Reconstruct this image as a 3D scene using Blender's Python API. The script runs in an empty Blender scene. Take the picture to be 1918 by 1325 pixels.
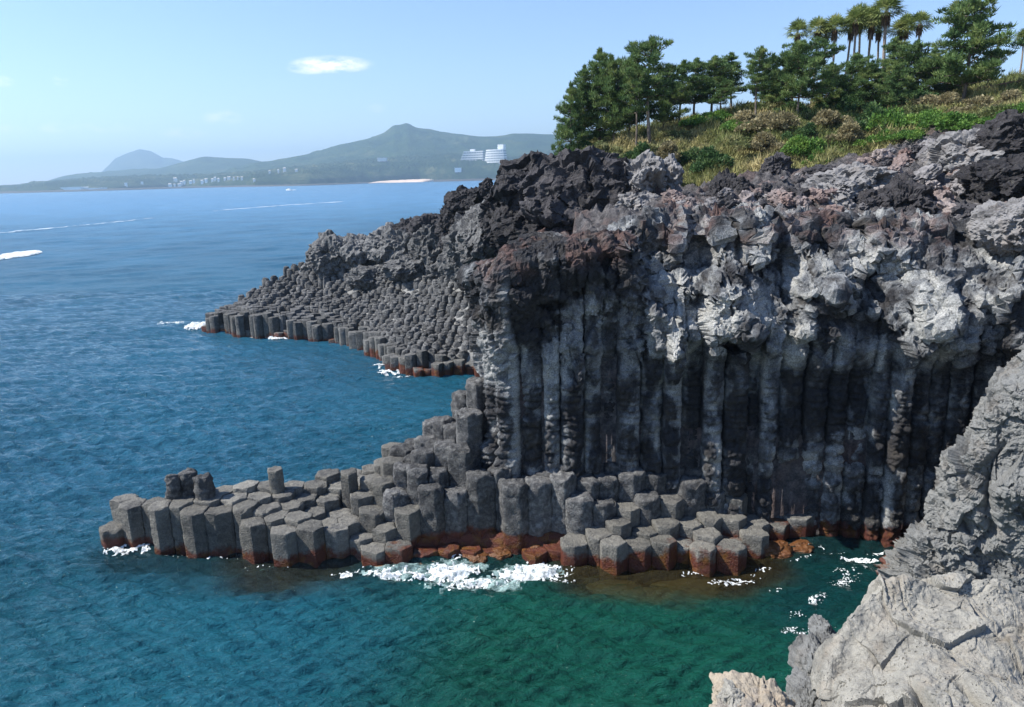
import bpy, bmesh, math, random
import numpy as np
PI = math.pi
rad = math.radians
SC = bpy.context.scene
COL = SC.collection

# ------------------------------------------------------------------ camera
CAM_H = 24.0
PITCH, ROLL, FPX = rad(13.6), rad(1.55), 1380.0
_U0 = np.array([0, math.sin(PITCH), math.cos(PITCH)])
_FW = np.array([0, math.cos(PITCH), -math.sin(PITCH)])
_R0 = np.array([1.0, 0, 0])
_R = _R0*math.cos(ROLL) - _U0*math.sin(ROLL)
_U = _U0*math.cos(ROLL) + _R0*math.sin(ROLL)
from mathutils import Matrix, Vector
cd = bpy.data.cameras.new('camera'); cam = bpy.data.objects.new('camera', cd); COL.objects.link(cam)
cd.sensor_width = 36; cd.lens = FPX/1918*36; cd.clip_start = 0.5; cd.clip_end = 90000
m = Matrix.Identity(4)
for i in range(3):
    m[i][0] = _R[i]; m[i][1] = _U[i]; m[i][2] = -_FW[i]
m[2][3] = CAM_H
cam.matrix_world = m
SC.camera = cam

# ------------------------------------------------------------------ light
SUN_AZ, SUN_EL = rad(-92), rad(48)     # azimuth from +Y, clockwise
w = bpy.data.worlds.new('World'); SC.world = w; w.use_nodes = True
nt = w.node_tree
bgn = nt.nodes['Background']
sky = nt.nodes.new('ShaderNodeTexSky'); sky.sky_type = 'NISHITA'; sky.sun_disc = False
sky.sun_elevation = SUN_EL; sky.sun_rotation = SUN_AZ % (2*PI)
sky.air_density = 1.0; sky.dust_density = 0.0; sky.ozone_density = 2.5; sky.altitude = 0
bgn.inputs['Strength'].default_value = 0.105
# small fair-weather clouds, fixed in direction
def wn(t, **k):
    n = nt.nodes.new(t)
    for a, b in k.items(): setattr(n, a, b)
    return n
tc = wn('ShaderNodeTexCoord')
def pixdir(u, v):
    d = _FW + _R*(u-959)/FPX + _U*(662.5-v)/FPX
    return d/np.linalg.norm(d)
last = None
nz = wn('ShaderNodeTexNoise'); nz.inputs['Scale'].default_value = 34; nz.inputs['Detail'].default_value = 7; nz.inputs['Roughness'].default_value = .62
mp = wn('ShaderNodeMapping'); mp.inputs['Scale'].default_value = (1, 1, 2.4)
nt.links.new(tc.outputs['Generated'], mp.inputs['Vector']); nt.links.new(mp.outputs[0], nz.inputs['Vector'])
def mth(op, a, b=None, clamp=False):
    n = wn('ShaderNodeMath', operation=op, use_clamp=clamp)
    for i, x in enumerate((a, b)):
        if x is None: continue
        if isinstance(x, (int, float)): n.inputs[i].default_value = x
        else: nt.links.new(x, n.inputs[i])
    return n.outputs[0]
acc = None
for (u, v, wu, wv, st) in [(622, 121, 74, 15, .85), (580, 129, 40, 10, .6), (660, 121, 36, 10, .5), (618, 112, 30, 8, .5), (113, 151, 12, 9, .42), (418, 222, 34, 15, .30), (5, 153, 16, 9, .4), (100, 240, 22, 9, .26), (190, 240, 60, 8, .22), (345, 250, 40, 10, .22), (20, 243, 26, 9, .2), (705, 203, 18, 9, .16)]:
    c = pixdir(u, v)
    e1 = pixdir(u+1, v)-c; e1 /= np.linalg.norm(e1)
    e2 = np.cross(c, e1)
    s = []
    for e, r in ((e1, wu/FPX), (e2, wv/FPX)):
        dp = wn('ShaderNodeVectorMath', operation='DOT_PRODUCT'); nt.links.new(tc.outputs['Generated'], dp.inputs[0]); dp.inputs[1].default_value = tuple(e/r)
        off = float(np.dot(c, e)/r)
        q = mth('SUBTRACT', dp.outputs['Value'], off)
        s.append(mth('MULTIPLY', q, q))
    dpc = wn('ShaderNodeVectorMath', operation='DOT_PRODUCT'); nt.links.new(tc.outputs['Generated'], dpc.inputs[0]); dpc.inputs[1].default_value = tuple(c)
    front = mth('GREATER_THAN', dpc.outputs['Value'], 0.5)
    rr = mth('ADD', s[0], s[1])
    g = mth('SUBTRACT', 1.0, rr, True)
    g = mth('MULTIPLY', mth('MULTIPLY', g, front), st)
    acc = g if acc is None else mth('MAXIMUM', acc, g)
nn = mth('MULTIPLY', mth('SUBTRACT', nz.outputs['Fac'], 0.40), 4.6, True)
fac = mth('MULTIPLY', mth('MULTIPLY', acc, nn), 1.5, True)
mx = wn('ShaderNodeMix', data_type='RGBA'); nt.links.new(fac, mx.inputs['Factor']); 
tint = wn('ShaderNodeMix', data_type='RGBA', blend_type='MULTIPLY'); tint.inputs['Factor'].default_value = 1; nt.links.new(sky.outputs[0], tint.inputs['A']); tint.inputs['B'].default_value = (.93, .95, 1.08, 1)
nt.links.new(tint.outputs['Result'], mx.inputs['A'])
mx.inputs['B'].default_value = (8.6, 8.4, 8.2, 1)
nt.links.new(mx.outputs['Result'], bgn.inputs['Color'])

sl = bpy.data.lights.new('sun', 'SUN'); sl.energy = 5.0; sl.angle = rad(.53); sl.color = (1, .955, .88)
so = bpy.data.objects.new('sun', sl); COL.objects.link(so)
SUNV = Vector((math.sin(SUN_AZ)*math.cos(SUN_EL), math.cos(SUN_AZ)*math.cos(SUN_EL), math.sin(SUN_EL)))
so.rotation_euler = SUNV.to_track_quat('Z', 'Y').to_euler(); so.location = (0, 0, 60)
SC.view_settings.view_transform = 'Standard'; SC.view_settings.look = 'None'
SC.view_settings.exposure = 0.88; SC.view_settings.gamma = 1
SC.render.engine = 'CYCLES'
SC.cycles.use_denoising = True
SC.cycles.max_bounces = 6; SC.cycles.diffuse_bounces = 3; SC.cycles.glossy_bounces = 2; SC.cycles.transparent_max_bounces = 8; SC.cycles.volume_bounces = 0
SC.cycles.sample_clamp_direct = 40; SC.cycles.sample_clamp_indirect = 3
SC.cycles.caustics_reflective = False; SC.cycles.caustics_refractive = False

# ------------------------------------------------------------------ pixel <-> place helpers (surveying the photograph)
EYE = np.array([0, 0, CAM_H])
def ray(u, v): return _FW + _R*(u-959)/FPX + _U*(662.5-v)/FPX
def Pz(u, v, z=0.0):
    d = ray(u, v); return EYE + d*((z-CAM_H)/d[2])
def PY(u, v, Y):
    d = ray(u, v); return EYE + d*(Y/d[1])
def proj(q):
    d = np.asarray(q)-EYE
    return 959+FPX*(d@_R)/(d@_FW), 662.5-FPX*(d@_U)/(d@_FW)

# ------------------------------------------------------------------ noise
_rng = np.random.RandomState(7)
_perm = _rng.permutation(4096).astype(np.int64)
_g = _rng.normal(size=(4096, 3)); _g /= np.linalg.norm(_g, axis=1)[:, None]
_pt = _rng.rand(4096, 3)
def _h(i, j, k, seed): return _perm[(_perm[(_perm[(i+seed*131) & 4095]+j) & 4095]+k) & 4095]
def perlin(P, seed=0):
    P = np.asarray(P, float); I = np.floor(P).astype(np.int64); f = P-I
    u = f*f*f*(f*(f*6-15)+10); r = 0
    for a in (0, 1):
        for b in (0, 1):
            for c in (0, 1):
                g = _g[_h(I[:, 0]+a, I[:, 1]+b, I[:, 2]+c, seed)]
                d = g[:, 0]*(f[:, 0]-a)+g[:, 1]*(f[:, 1]-b)+g[:, 2]*(f[:, 2]-c)
                r = r+d*(u[:, 0] if a else 1-u[:, 0])*(u[:, 1] if b else 1-u[:, 1])*(u[:, 2] if c else 1-u[:, 2])
    return r*1.5
def fbm(P, oct=4, seed=0, gain=.5, lac=2.03):
    r = 0; a = 1; P = np.asarray(P, float)
    for o in range(oct):
        r = r+a*perlin(P, seed+o); a *= gain; P = P*lac+17.3
    return r
def ridged(P, oct=4, seed=0, gain=.55, lac=2.1):
    r = 0; a = 1; P = np.asarray(P, float); w_ = 1
    for o in range(oct):
        n = 1-np.abs(perlin(P, seed+o))*2; n = n*np.abs(n)
        r = r+a*n*w_; w_ = np.clip(n*1.4, .15, 1); a *= gain; P = P*lac+9.1
    return r
def billow(P, oct=3, seed=0, gain=.5):
    r = 0; a = 1; P = np.asarray(P, float)
    for o in range(oct):
        r = r+a*(np.abs(perlin(P, seed+o))*2-.5); a *= gain; P = P*2.1+5.7
    return r
def worley(P, seed=0):
    P = np.asarray(P, float); I = np.floor(P).astype(np.int64); f = P-I
    F1 = np.full(len(P), 9.); F2 = np.full(len(P), 9.); idx = np.zeros(len(P), np.int64)
    for a in (-1, 0, 1):
        for b in (-1, 0, 1):
            for c in (-1, 0, 1):
                h = _h(I[:, 0]+a, I[:, 1]+b, I[:, 2]+c, seed)
                q = _pt[h]+np.array([a, b, c])-f
                d = np.sqrt((q*q).sum(1))
                m_ = d < F1
                F2 = np.where(m_, F1, np.minimum(F2, d)); F1 = np.where(m_, d, F1); idx = np.where(m_, h, idx)
    return F1, F2, idx
def facet(P, seed=0, tilt=1.0):
    """chiselled blocks: every Voronoi cell is a tilted plane at its own height"""
    P = np.asarray(P, float); I = np.floor(P).astype(np.int64); f = P-I
    F1 = np.full(len(P), 9.); val = np.zeros(len(P))
    for a in (-1, 0, 1):
        for b in (-1, 0, 1):
            for c in (-1, 0, 1):
                h = _h(I[:, 0]+a, I[:, 1]+b, I[:, 2]+c, seed)
                q = _pt[h]+np.array([a, b, c])-f
                d = (q*q).sum(1); m_ = d < F1
                v_ = (q*_g[h]).sum(1)*tilt+(_pt[h][:, 0]-.5)*.55
                F1 = np.where(m_, d, F1); val = np.where(m_, v_, val)
    return val
def sstep(a, b, x):
    t = np.clip((np.asarray(x, float)-a)/(b-a), 0, 1); return t*t*(3-2*t)
class TPS:
    def __init__(s, pts, lam=0.0):
        pts = np.asarray(pts, float); s.p = pts[:, :2]; n = len(pts)
        K = s.k(np.linalg.norm(s.p[:, None]-s.p[None], axis=2))+lam*np.eye(n)
        Q = np.c_[np.ones(n), s.p]
        A = np.block([[K, Q], [Q.T, np.zeros((3, 3))]])
        sol = np.linalg.solve(A, np.r_[pts[:, 2], 0, 0, 0]); s.w = sol[:n]; s.a = sol[n:]
    def k(s, r): return r*r*np.log(np.maximum(r, 1e-9))
    def __call__(s, x, y):
        x = np.atleast_1d(np.asarray(x, float)); y = np.atleast_1d(np.asarray(y, float))
        r = np.zeros(x.shape)
        for (px, py), w_ in zip(s.p, s.w):
            r += w_*s.k(np.hypot(x-px, y-py))
        return r+s.a[0]+s.a[1]*x+s.a[2]*y

# ------------------------------------------------------------------ object helpers
def mesh_from(name, V, Fc, smooth=True, attrs=None, mat=None):
    """V (n,3); Fc: array (m,k) or list of arrays"""
    me = bpy.data.meshes.new(name)
    if not isinstance(Fc, list): Fc = [Fc]
    Fc = [np.asarray(f, np.int32) for f in Fc if len(f)]
    me.vertices.add(len(V)); me.vertices.foreach_set('co', np.asarray(V, np.float32).ravel())
    tot = sum(f.size for f in Fc); npoly = sum(len(f) for f in Fc)
    me.loops.add(tot); me.loops.foreach_set('vertex_index', np.concatenate([f.ravel() for f in Fc]))
    ls = np.concatenate([np.full(len(f), f.shape[1]) for f in Fc]); st = np.r_[0, np.cumsum(ls)[:-1]]
    me.polygons.add(npoly); me.polygons.foreach_set('loop_start', st.astype(np.int32))
    me.update(calc_edges=True)
    me.polygons.foreach_set('use_smooth', np.full(npoly, bool(smooth)))
    if attrs:
        for k, a in attrs.items():
            a = np.asarray(a, np.float32)
            if a.ndim == 1:
                at = me.attributes.new(k, 'FLOAT', 'POINT'); at.data.foreach_set('value', a)
            else:
                at = me.attributes.new(k, 'FLOAT_COLOR', 'POINT')
                at.data.foreach_set('color', np.c_[a, np.ones(len(a))].astype(np.float32).ravel())
    if mat: me.materials.append(mat)
    return me
def obj(name, me, parent=None, label=None, cat=None, group=None, kind=None, loc=None):
    o = bpy.data.objects.new(name, me); COL.objects.link(o)
    if loc is not None: o.location = loc
    if parent: o.parent = parent
    if label: o['label'] = label
    if cat: o['category'] = cat
    if group: o['group'] = group
    if kind: o['kind'] = kind
    return o
def gridfaces(ns, ntt, wrap=False):
    i = np.arange(ns*ntt).reshape(ns, ntt)
    if wrap: i = np.vstack([i, i[:1]])
    return np.stack([i[:-1, :-1], i[1:, :-1], i[1:, 1:], i[:-1, 1:]], -1).reshape(-1, 4)
def gridnormals(P):
    a = np.gradient(P, axis=0); b = np.gradient(P, axis=1)
    n = np.cross(a, b); n /= np.linalg.norm(n, axis=2)[..., None]+1e-9
    return n
def catmull(P, n):
    """resample control points (k,d) to n points, Catmull-Rom"""
    P = np.asarray(P, float); k = len(P)
    E = np.vstack([2*P[0]-P[1], P, 2*P[-1]-P[-2]])
    t = np.linspace(0, k-1-1e-6, n); i = t.astype(int); f = (t-i)[:, None]
    a, b, c, d = E[i], E[i+1], E[i+2], E[i+3]
    return .5*((2*b)+(-a+c)*f+(2*a-5*b+4*c-d)*f**2+(-a+3*b-3*c+d)*f**3)
def arclen_resample(P, step):
    D = catmull(P, 40*len(P)); L = np.r_[0, np.cumsum(np.linalg.norm(np.diff(D, axis=0), axis=1))]
    s = np.arange(0, L[-1], step)
    return s, np.c_[tuple(np.interp(s, L, D[:, j]) for j in range(D.shape[1]))]
_ico = {}
def ico(sub):
    if sub not in _ico:
        bm = bmesh.new(); bmesh.ops.create_icosphere(bm, subdivisions=sub, radius=1)
        V = np.array([v.co[:] for v in bm.verts]); Fc = np.array([[v.index for v in f.verts] for f in bm.faces]); bm.free()
        _ico[sub] = (V, Fc)
    return _ico[sub]
ORD = 'first second third fourth fifth sixth seventh eighth ninth tenth eleventh twelfth thirteenth fourteenth fifteenth sixteenth seventeenth eighteenth nineteenth'.split()
TENS = {2: 'twenty', 3: 'thirty', 4: 'forty', 5: 'fifty', 6: 'sixty', 7: 'seventy', 8: 'eighty', 9: 'ninety'}
TENTH = {2: 'twentieth', 3: 'thirtieth', 4: 'fortieth', 5: 'fiftieth', 6: 'sixtieth', 7: 'seventieth', 8: 'eightieth', 9: 'ninetieth'}
def ordw(n):
    if n <= 19: return ORD[n-1]
    t, o = divmod(n, 10)
    return TENTH[t] if o == 0 else TENS[t]+'-'+ORD[o-1]

# ------------------------------------------------------------------ materials
class M:
    def __init__(s, name, rough=.85, spec=.3):
        s.m = bpy.data.materials.new(name); s.m.use_nodes = True; s.t = s.m.node_tree; s.b = s.t.nodes['Principled BSDF']
        s.b.inputs['Roughness'].default_value = rough; s.b.inputs['Specular IOR Level'].default_value = spec
        s.pos = s.t.nodes.new('ShaderNodeNewGeometry').outputs['Position']
    def n(s, t, **k):
        x = s.t.nodes.new(t)
        for a, b in k.items(): setattr(x, a, b)
        return x
    def l(s, a, b): s.t.links.new(a, b)
    def put(s, sock, x):
        if isinstance(x, (int, float)): sock.default_value = x
        elif isinstance(x, tuple): sock.default_value = x if len(x) == 4 or sock.type == 'VECTOR' else x+(1,)
        else: s.l(x, sock)
    def math(s, op, a, b=0, clamp=False):
        x = s.n('ShaderNodeMath', operation=op, use_clamp=clamp); s.put(x.inputs[0], a); s.put(x.inputs[1], b); return x.outputs[0]
    def noise(s, scale, detail=6, rough=.6, vec=None, stretch=None, dist=0):
        v = vec or s.pos
        if stretch:
            mp_ = s.n('ShaderNodeMapping'); mp_.inputs['Scale'].default_value = stretch; s.l(v, mp_.inputs['Vector']); v = mp_.outputs[0]
        x = s.n('ShaderNodeTexNoise'); s.l(v, x.inputs['Vector']); x.inputs['Scale'].default_value = scale; x.inputs['Detail'].default_value = detail
        x.inputs['Roughness'].default_value = rough; x.inputs['Distortion'].default_value = dist
        return x.outputs['Fac']
    def voro(s, scale, feature='F1', vec=None, rnd=1):
        x = s.n('ShaderNodeTexVoronoi', feature=feature); s.l(vec or s.pos, x.inputs['Vector']); x.inputs['Scale'].default_value = scale; x.inputs['Randomness'].default_value = rnd
        return x.outputs['Distance']
    def ramp(s, f, stops):
        x = s.n('ShaderNodeValToRGB'); s.l(f, x.inputs[0]); e = x.color_ramp.elements
        while len(e) > 1: e.remove(e[-1])
        e[0].position = stops[0][0]; c = stops[0][1]; e[0].color = c+(1,) if isinstance(c, tuple) else (c, c, c, 1)
        for p, c in stops[1:]:
            k = e.new(p); k.color = c+(1,) if isinstance(c, tuple) else (c, c, c, 1)
        return x.outputs[0]
    def mix(s, f, a, b, mode='MIX'):
        x = s.n('ShaderNodeMix', data_type='RGBA', blend_type=mode); s.put(x.inputs['Factor'], f); s.put(x.inputs['A'], a); s.put(x.inputs['B'], b); return x.outputs['Result']
    def attr(s, name, fac=True):
        x = s.n('ShaderNodeAttribute', attribute_name=name); return x.outputs['Fac' if fac else 'Color']
    def bump(s, h, dist=.1, strength=1, prev=None):
        x = s.n('ShaderNodeBump'); s.put(x.inputs['Height'], h); x.inputs['Distance'].default_value = dist; x.inputs['Strength'].default_value = strength
        if prev is not None: s.l(prev, x.inputs['Normal'])
        return x.outputs[0]
    def z(s):
        x = s.n('ShaderNodeSeparateXYZ'); s.l(s.pos, x.inputs[0]); return x.outputs[2]
    def out(s, col, nrm=None):
        s.put(s.b.inputs['Base Color'], col)
        if nrm is not None: s.l(nrm, s.b.inputs['Normal'])
        return s.m
def algae(k, col, lo=1.0, hi=1.4, redc=(.150, .042, .022)):
    """wet red weed and barnacle band just above the water"""
    z = k.z(); n = k.noise(.9, 4)
    zz = k.math('ADD', z, k.math('MULTIPLY', k.math('SUBTRACT', n, .5), 2.0))
    zz = k.math('ADD', zz, k.math('MULTIPLY', k.math('SUBTRACT', k.noise(.13, 3), .5), 4.0))
    zz = k.math('ADD', zz, k.math('MULTIPLY', k.math('SUBTRACT', k.n('ShaderNodeObjectInfo').outputs['Random'], .5), .5))
    zz = k.math('ADD', zz, k.math('MULTIPLY', k.math('SUBTRACT', k.noise(6, 4, .7), .5), .7))
    sx = k.n('ShaderNodeSeparateXYZ'); k.l(k.pos, sx.inputs[0])
    zz = k.math('ADD', zz, k.math('MULTIPLY', k.math('MULTIPLY', k.math('ADD', sx.outputs[0], 8), -.08, True), .75))
    f = k.ramp(k.math('MULTIPLY', zz, .25, True), [(lo*.25, 1.0), (hi*.25, 0.0)])
    barn = k.ramp(k.math('MULTIPLY', zz, .25, True), [(hi*.25, 0.0), (hi*.25+.03, .8), (.62, 0.0)])
    spk = k.ramp(k.noise(16, 3, .7), [(.48, 0.0), (.62, 1.0)])
    c = k.mix(k.math('MULTIPLY', barn, spk), col, (.19, .18, .15))
    rc = k.mix(k.noise(3, 5), redc, (.035, .012, .010))
    rc = k.mix(k.ramp(k.noise(1.3, 3), [(.5, 0.0), (.68, 1.0)]), rc, (.14, .060, .012))
    c = k.mix(f, c, rc)
    k.l(k.math('SUBTRACT', .88, k.math('MULTIPLY', f, .45)), k.b.inputs['Roughness'])
    return c

def mat_basalt(name, dark, mid, light, lightamt=.5, alg=True, bs=1.0, fine=1.0):
    k = M(name)
    a = k.noise(.55, 7, .62); b = k.noise(3.1, 7, .65)
    c = k.ramp(a, [(.32, dark), (.52, mid), (.66, mid), (.80, light)])
    c = k.mix(k.math('MULTIPLY', k.ramp(b, [(.45, 0.0), (.64, 1.0)]), lightamt), c, light)
    sp = k.ramp(k.noise(22*fine, 4, .7), [(.35, .55), (.62, 1.25)])
    c = k.mix(1.0, c, sp, 'MULTIPLY')
    c = k.mix(1.0, c, k.ramp(k.n('ShaderNodeObjectInfo').outputs['Random'], [(0, .72), (1, 1.28)]), 'MULTIPLY')
    c = k.mix(1.0, c, k.ramp(k.n('ShaderNodeNewGeometry').outputs['Random Per Island'], [(0, .70), (1, 1.30)]), 'MULTIPLY')
    c = k.mix(k.ramp(k.noise(2.3, 6, .75), [(.60, 0.0), (.70, .45)]), c, (.27, .26, .21))
    if alg: c = algae(k, c)
    n = k.bump(k.noise(1.6*bs, 8, .68), .22, 1)
    n = k.bump(k.noise(9*bs, 6, .75), .08, 1, n)
    n = k.bump(k.voro(7*bs), .05, .6, n)
    return k.out(c, n)
def mat_cliff(name, extra_dark=1.0):
    """cliff wall: attribute tone 0 = charcoal scabby rock, 1 = smooth pale grey"""
    k = M(name)
    t = k.attr('tone')
    t = k.math('ADD', t, k.math('MULTIPLY', k.math('SUBTRACT', k.noise(1.5, 7, .7), .5), .9), True)
    c = k.ramp(t, [(.10, (.032, .032, .036)), (.34, (.085, .087, .093)), (.56, (.215, .225, .235)), (.80, (.36, .365, .355)), (1.0, (.46, .46, .44))])
    red = k.attr('red')
    rr = k.math('MULTIPLY', red, k.ramp(k.noise(.8, 5), [(.40, 0.0), (.60, 1.0)]), True)
    c = k.mix(k.math('MULTIPLY', rr, .7), c, (.20, .115, .095))
    sp = k.ramp(k.noise(11, 6, .8), [(.36, .38), (.60, 1.30)])
    c = k.mix(1.0, c, sp, 'MULTIPLY')
    c = k.mix(k.ramp(k.noise(.5, 4), [(.5, 0.0), (.75, .30)]), c, (.15, .125, .09))
    c = algae(k, c, .7, 1.1)
    n = k.bump(k.noise(1.8, 9, .7), .30, 1)
    n = k.bump(k.noise(8, 6, .8), .12, 1, n)
    n = k.bump(k.voro(5), .05, .6, n)
    return k.out(c, n)
def mat_pale(name, tint=(.46, .43, .39), pit=1.0, bs=1.0, dark=(.20, .19, .18)):
    k = M(name)
    a = k.noise(.5*bs, 7, .65); b = k.noise(2.6*bs, 8, .7)
    c = k.ramp(a, [(.30, dark), (.46, tint), (.62, tuple(min(x*1.12, .6) for x in tint)), (.78, tuple(x*1.15 for x in tint))])
    c = k.mix(k.math('MULTIPLY', k.ramp(k.noise(.9*bs, 4, .5), [(.54, 0.0), (.68, 1.0)]), .4), c, (tint[0]*1.0, tint[1]*.86, tint[2]*.74))
    c = k.mix(k.math('MULTIPLY', k.ramp(b, [(.53, 0.0), (.63, 1.0)]), .45), c, tuple(x*.45 for x in tint))
    spots = k.math('MULTIPLY', k.ramp(k.voro(9*bs), [(.10, 1.0), (.24, 0.0)]), k.ramp(k.noise(1.1*bs, 4), [(.52, 0.0), (.62, 1.0)]))
    c = k.mix(k.math('MULTIPLY', spots, .7*pit), c, (.09, .085, .08))
    sp = k.ramp(k.noise(30*bs, 4, .75), [(.3, .72), (.65, 1.14)])
    c = k.mix(1.0, c, sp, 'MULTIPLY')
    c = algae(k, c, .3, .7)
    n = k.bump(k.noise(1.3*bs, 9, .62), .16/bs, 1)
    n = k.bump(k.noise(9*bs, 7, .75), .045/bs, 1, n)
    n = k.bump(k.math('SUBTRACT', 1.0, spots), .05/bs, .9, n)
    return k.out(c, n)
MAT_LEDGE = mat_basalt('basalt ledge', (.055, .055, .057), (.135, .130, .117), (.25, .24, .21), .45)
MAT_LEDGE_ROUGH = mat_basalt('basalt rough', (.035, .035, .038), (.078, .078, .080), (.26, .26, .25), .5, bs=1.3)
MAT_FAR = mat_basalt('basalt far', (.028, .029, .032), (.070, .070, .072), (.24, .24, .23), .50, bs=.7, fine=.4)
MAT_FARF = mat_basalt('basalt far front', (.040, .040, .042), (.088, .087, .084), (.20, .20, .19), .45, bs=.7, fine=.4)
MAT_LAVA = mat_basalt('lava outcrop', (.014, .013, .015), (.030, .028, .031), (.085, .080, .082), .32, alg=False, bs=.8, fine=.6)
MAT_CLIFF = mat_cliff('cliff wall')
MAT_PALE = mat_pale('pale foreground rock', (.255, .244, .215), 1.5, 1.3, (.12, .116, .105))
MAT_PALE2 = mat_pale('tan foreground rock', (.32, .275, .215), 1.3)
MAT_MID = mat_pale('mid grey lava', (.19, .185, .185), .8, .9, (.06, .058, .06))
MAT_GREY = mat_pale('grey pitted rock', (.165, .167, .163), 1.5, .9, (.06, .06, .062))

# ================================================================== WATER
_wr = np.random.RandomState(3)
_WAVES = []
for lam_, cnt, st in [(22, 5, .006), (9, 6, .010), (5, 9, .013), (2.8, 14, .028), (1.5, 20, .050), (.85, 28, .082), (.5, 24, .09)]:
    for _ in range(cnt):
        L_ = lam_*_wr.uniform(.7, 1.35); th = rad(98)+_wr.normal()*.42
        _WAVES.append((2*PI/L_*math.cos(th), 2*PI/L_*math.sin(th), L_*st*_wr.uniform(.4, 1)/math.sqrt(cnt)*1.9, _wr.uniform(0, 6.28), L_))
def wave(x, y, step=0):
    z = 0
    gust = .75+.45*perlin(np.c_[x/30, y/45, x*0], 31)
    for kx, ky, a, ph, L_ in _WAVES:
        fade = np.clip((L_/(np.asarray(step)+1e-6)-1.6)/1.6, 0, 1) if np.ndim(step) else 1
        s_ = np.sin(kx*x+ky*y+ph)
        z = z+a*fade*(s_+.25*s_*s_)
    return z*gust
FRONT = np.array([(-30, 46.5), (-28.3, 45.6), (-23.3, 44.4), (-19, 43.4), (-16, 42.6), (-12.5, 42), (-9, 41.6), (-6.5, 41.9), (-4.1, 42.3), (-1.5, 42.6), (1, 42.2), (3, 41.2), (4.6, 40.6), (8, 40.4), (12.9, 40.3), (15, 41.5), (17.5, 43.2), (20, 44.4), (24, 44.5), (27, 44)])
def front_y(x): return np.interp(x, FRONT[:, 0], FRONT[:, 1])
Yr = np.r_[np.geomspace(6, 22, 40)[:-1], np.geomspace(22, 170, 760)[:-1], np.geomspace(170, 1500, 330)[:-1], np.geomspace(1500, 60000, 60)]
Tc = np.r_[np.linspace(-3.2, -1.0, 40)[:-1], np.linspace(-1.0, 1.0, 640), np.linspace(1.0, 3.2, 40)[1:]]
XX = Yr[:, None]*Tc[None]; YY = np.repeat(Yr[:, None], len(Tc), 1)
stepv = np.gradient(Yr)[:, None]*.9+np.abs(np.gradient(Tc))[None]*Yr[:, None]*.6
xs, ys = XX.ravel(), YY.ravel()
zs = wave(xs, ys, stepv.ravel())
zs = np.where(ys > 900, 0, zs*sstep(900, 300, ys)) if False else zs*(1-sstep(300, 900, ys))
# colour of the water body, far sky reflection painted in: deep blue offshore, teal in the bay, green over the pale sea bed of the cove, brown over the red shelf
u_n = perlin(np.c_[xs/9, ys/9, xs*0], 40); u_n2 = perlin(np.c_[xs/3.2, ys/3.2, xs*0+4], 41)
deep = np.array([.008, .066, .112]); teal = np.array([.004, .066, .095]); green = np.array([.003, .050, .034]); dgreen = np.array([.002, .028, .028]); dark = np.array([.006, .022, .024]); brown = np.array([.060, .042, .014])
f_bay = (1-sstep(34, 60, ys+u_n*3))[:, None]
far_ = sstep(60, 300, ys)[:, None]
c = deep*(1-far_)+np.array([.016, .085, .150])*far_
mid_ = (sstep(125, 90, ys) if False else 1-sstep(75, 125, ys))[:, None]*sstep(-26, -8, xs)[:, None]
c = c*(1-mid_)+np.array([.005, .070, .115])*mid_
c = c*(1-f_bay)+teal*f_bay
gx = sstep(-14, 1, xs+u_n*3.0)*(1-sstep(44, 46, ys))
c = c*(1-gx[:, None])+green*gx[:, None]
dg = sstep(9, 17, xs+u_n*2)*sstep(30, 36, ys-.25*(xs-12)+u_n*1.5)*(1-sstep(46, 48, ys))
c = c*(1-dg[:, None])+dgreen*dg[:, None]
d_f = front_y(xs)-ys                       # metres in front of the ledge
near = (1-sstep(.5, 4.5, d_f+u_n2*2.2+u_n*1.5))*sstep(-30, -26, xs)*(1-sstep(24, 29, xs))*(ys < 47)*(ys > 30)
c = c*(1-sstep(150, 900, ys))[:, None]+np.array([.050, .160, .290])*sstep(150, 900, ys)[:, None]  # distant sea coloured paler and bluer, standing in for reflected sky
c = c*(1-.75*near[:, None])+dark*.75*near[:, None]
br = (1-sstep(.6, 4.2, d_f+u_n2*1.2))*(sstep(1, 4, xs)*(1-sstep(15, 18, xs))+.5*sstep(-20, -17, xs+u_n*3)*(1-sstep(-12, -9, xs)))*(ys > 30)*(ys < 47)
c = c*(1-.8*br[:, None])+brown*.8*br[:, None]
grey_ = c.mean(1, keepdims=True); c = c*.94+grey_*.06
clear = np.clip(br*1.0+.35*near, 0, 1)
k = M('sea water', .04, .5)
farw = sstep(.25, 1.6, stepv.ravel())
wc = k.attr('wcol', False)
k.b.inputs['IOR'].default_value = 1.333
k.b.inputs['Specular IOR Level'].default_value = .5
wv = k.noise(.55, 3, .5, stretch=(.75, 1.6, 1)); w1 = k.noise(1.7, 5, .6, stretch=(.8, 1.7, 1), dist=.4); w2 = k.noise(5.5, 4, .6, stretch=(.8, 1.5, 1))
gb = k.noise(.035, 3, .5)
col = k.mix(1.0, wc, k.ramp(gb, [(.3, .80), (.7, 1.2)]), 'MULTIPLY')
nb = k.bump(wv, .55, .55); nb = k.bump(w1, .30, .9, nb); nb = k.bump(w2, .085, 1, nb)
k.out(col, nb)
k.l(k.math('SUBTRACT', .5, k.math('MULTIPLY', k.attr('far'), .36)), k.b.inputs['Specular IOR Level']); k.l(k.math('ADD', .035, k.math('MULTIPLY', k.attr('far'), .22)), k.b.inputs['Roughness'])
tr = k.n('ShaderNodeBsdfTransparent'); tr.inputs[0].default_value = (.55, .75, .66, 1)
ms = k.n('ShaderNodeMixShader'); k.l(k.math('MULTIPLY', k.attr('clear'), .62), ms.inputs[0]); k.l(k.b.outputs[0], ms.inputs[1]); k.l(tr.outputs[0], ms.inputs[2])
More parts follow.
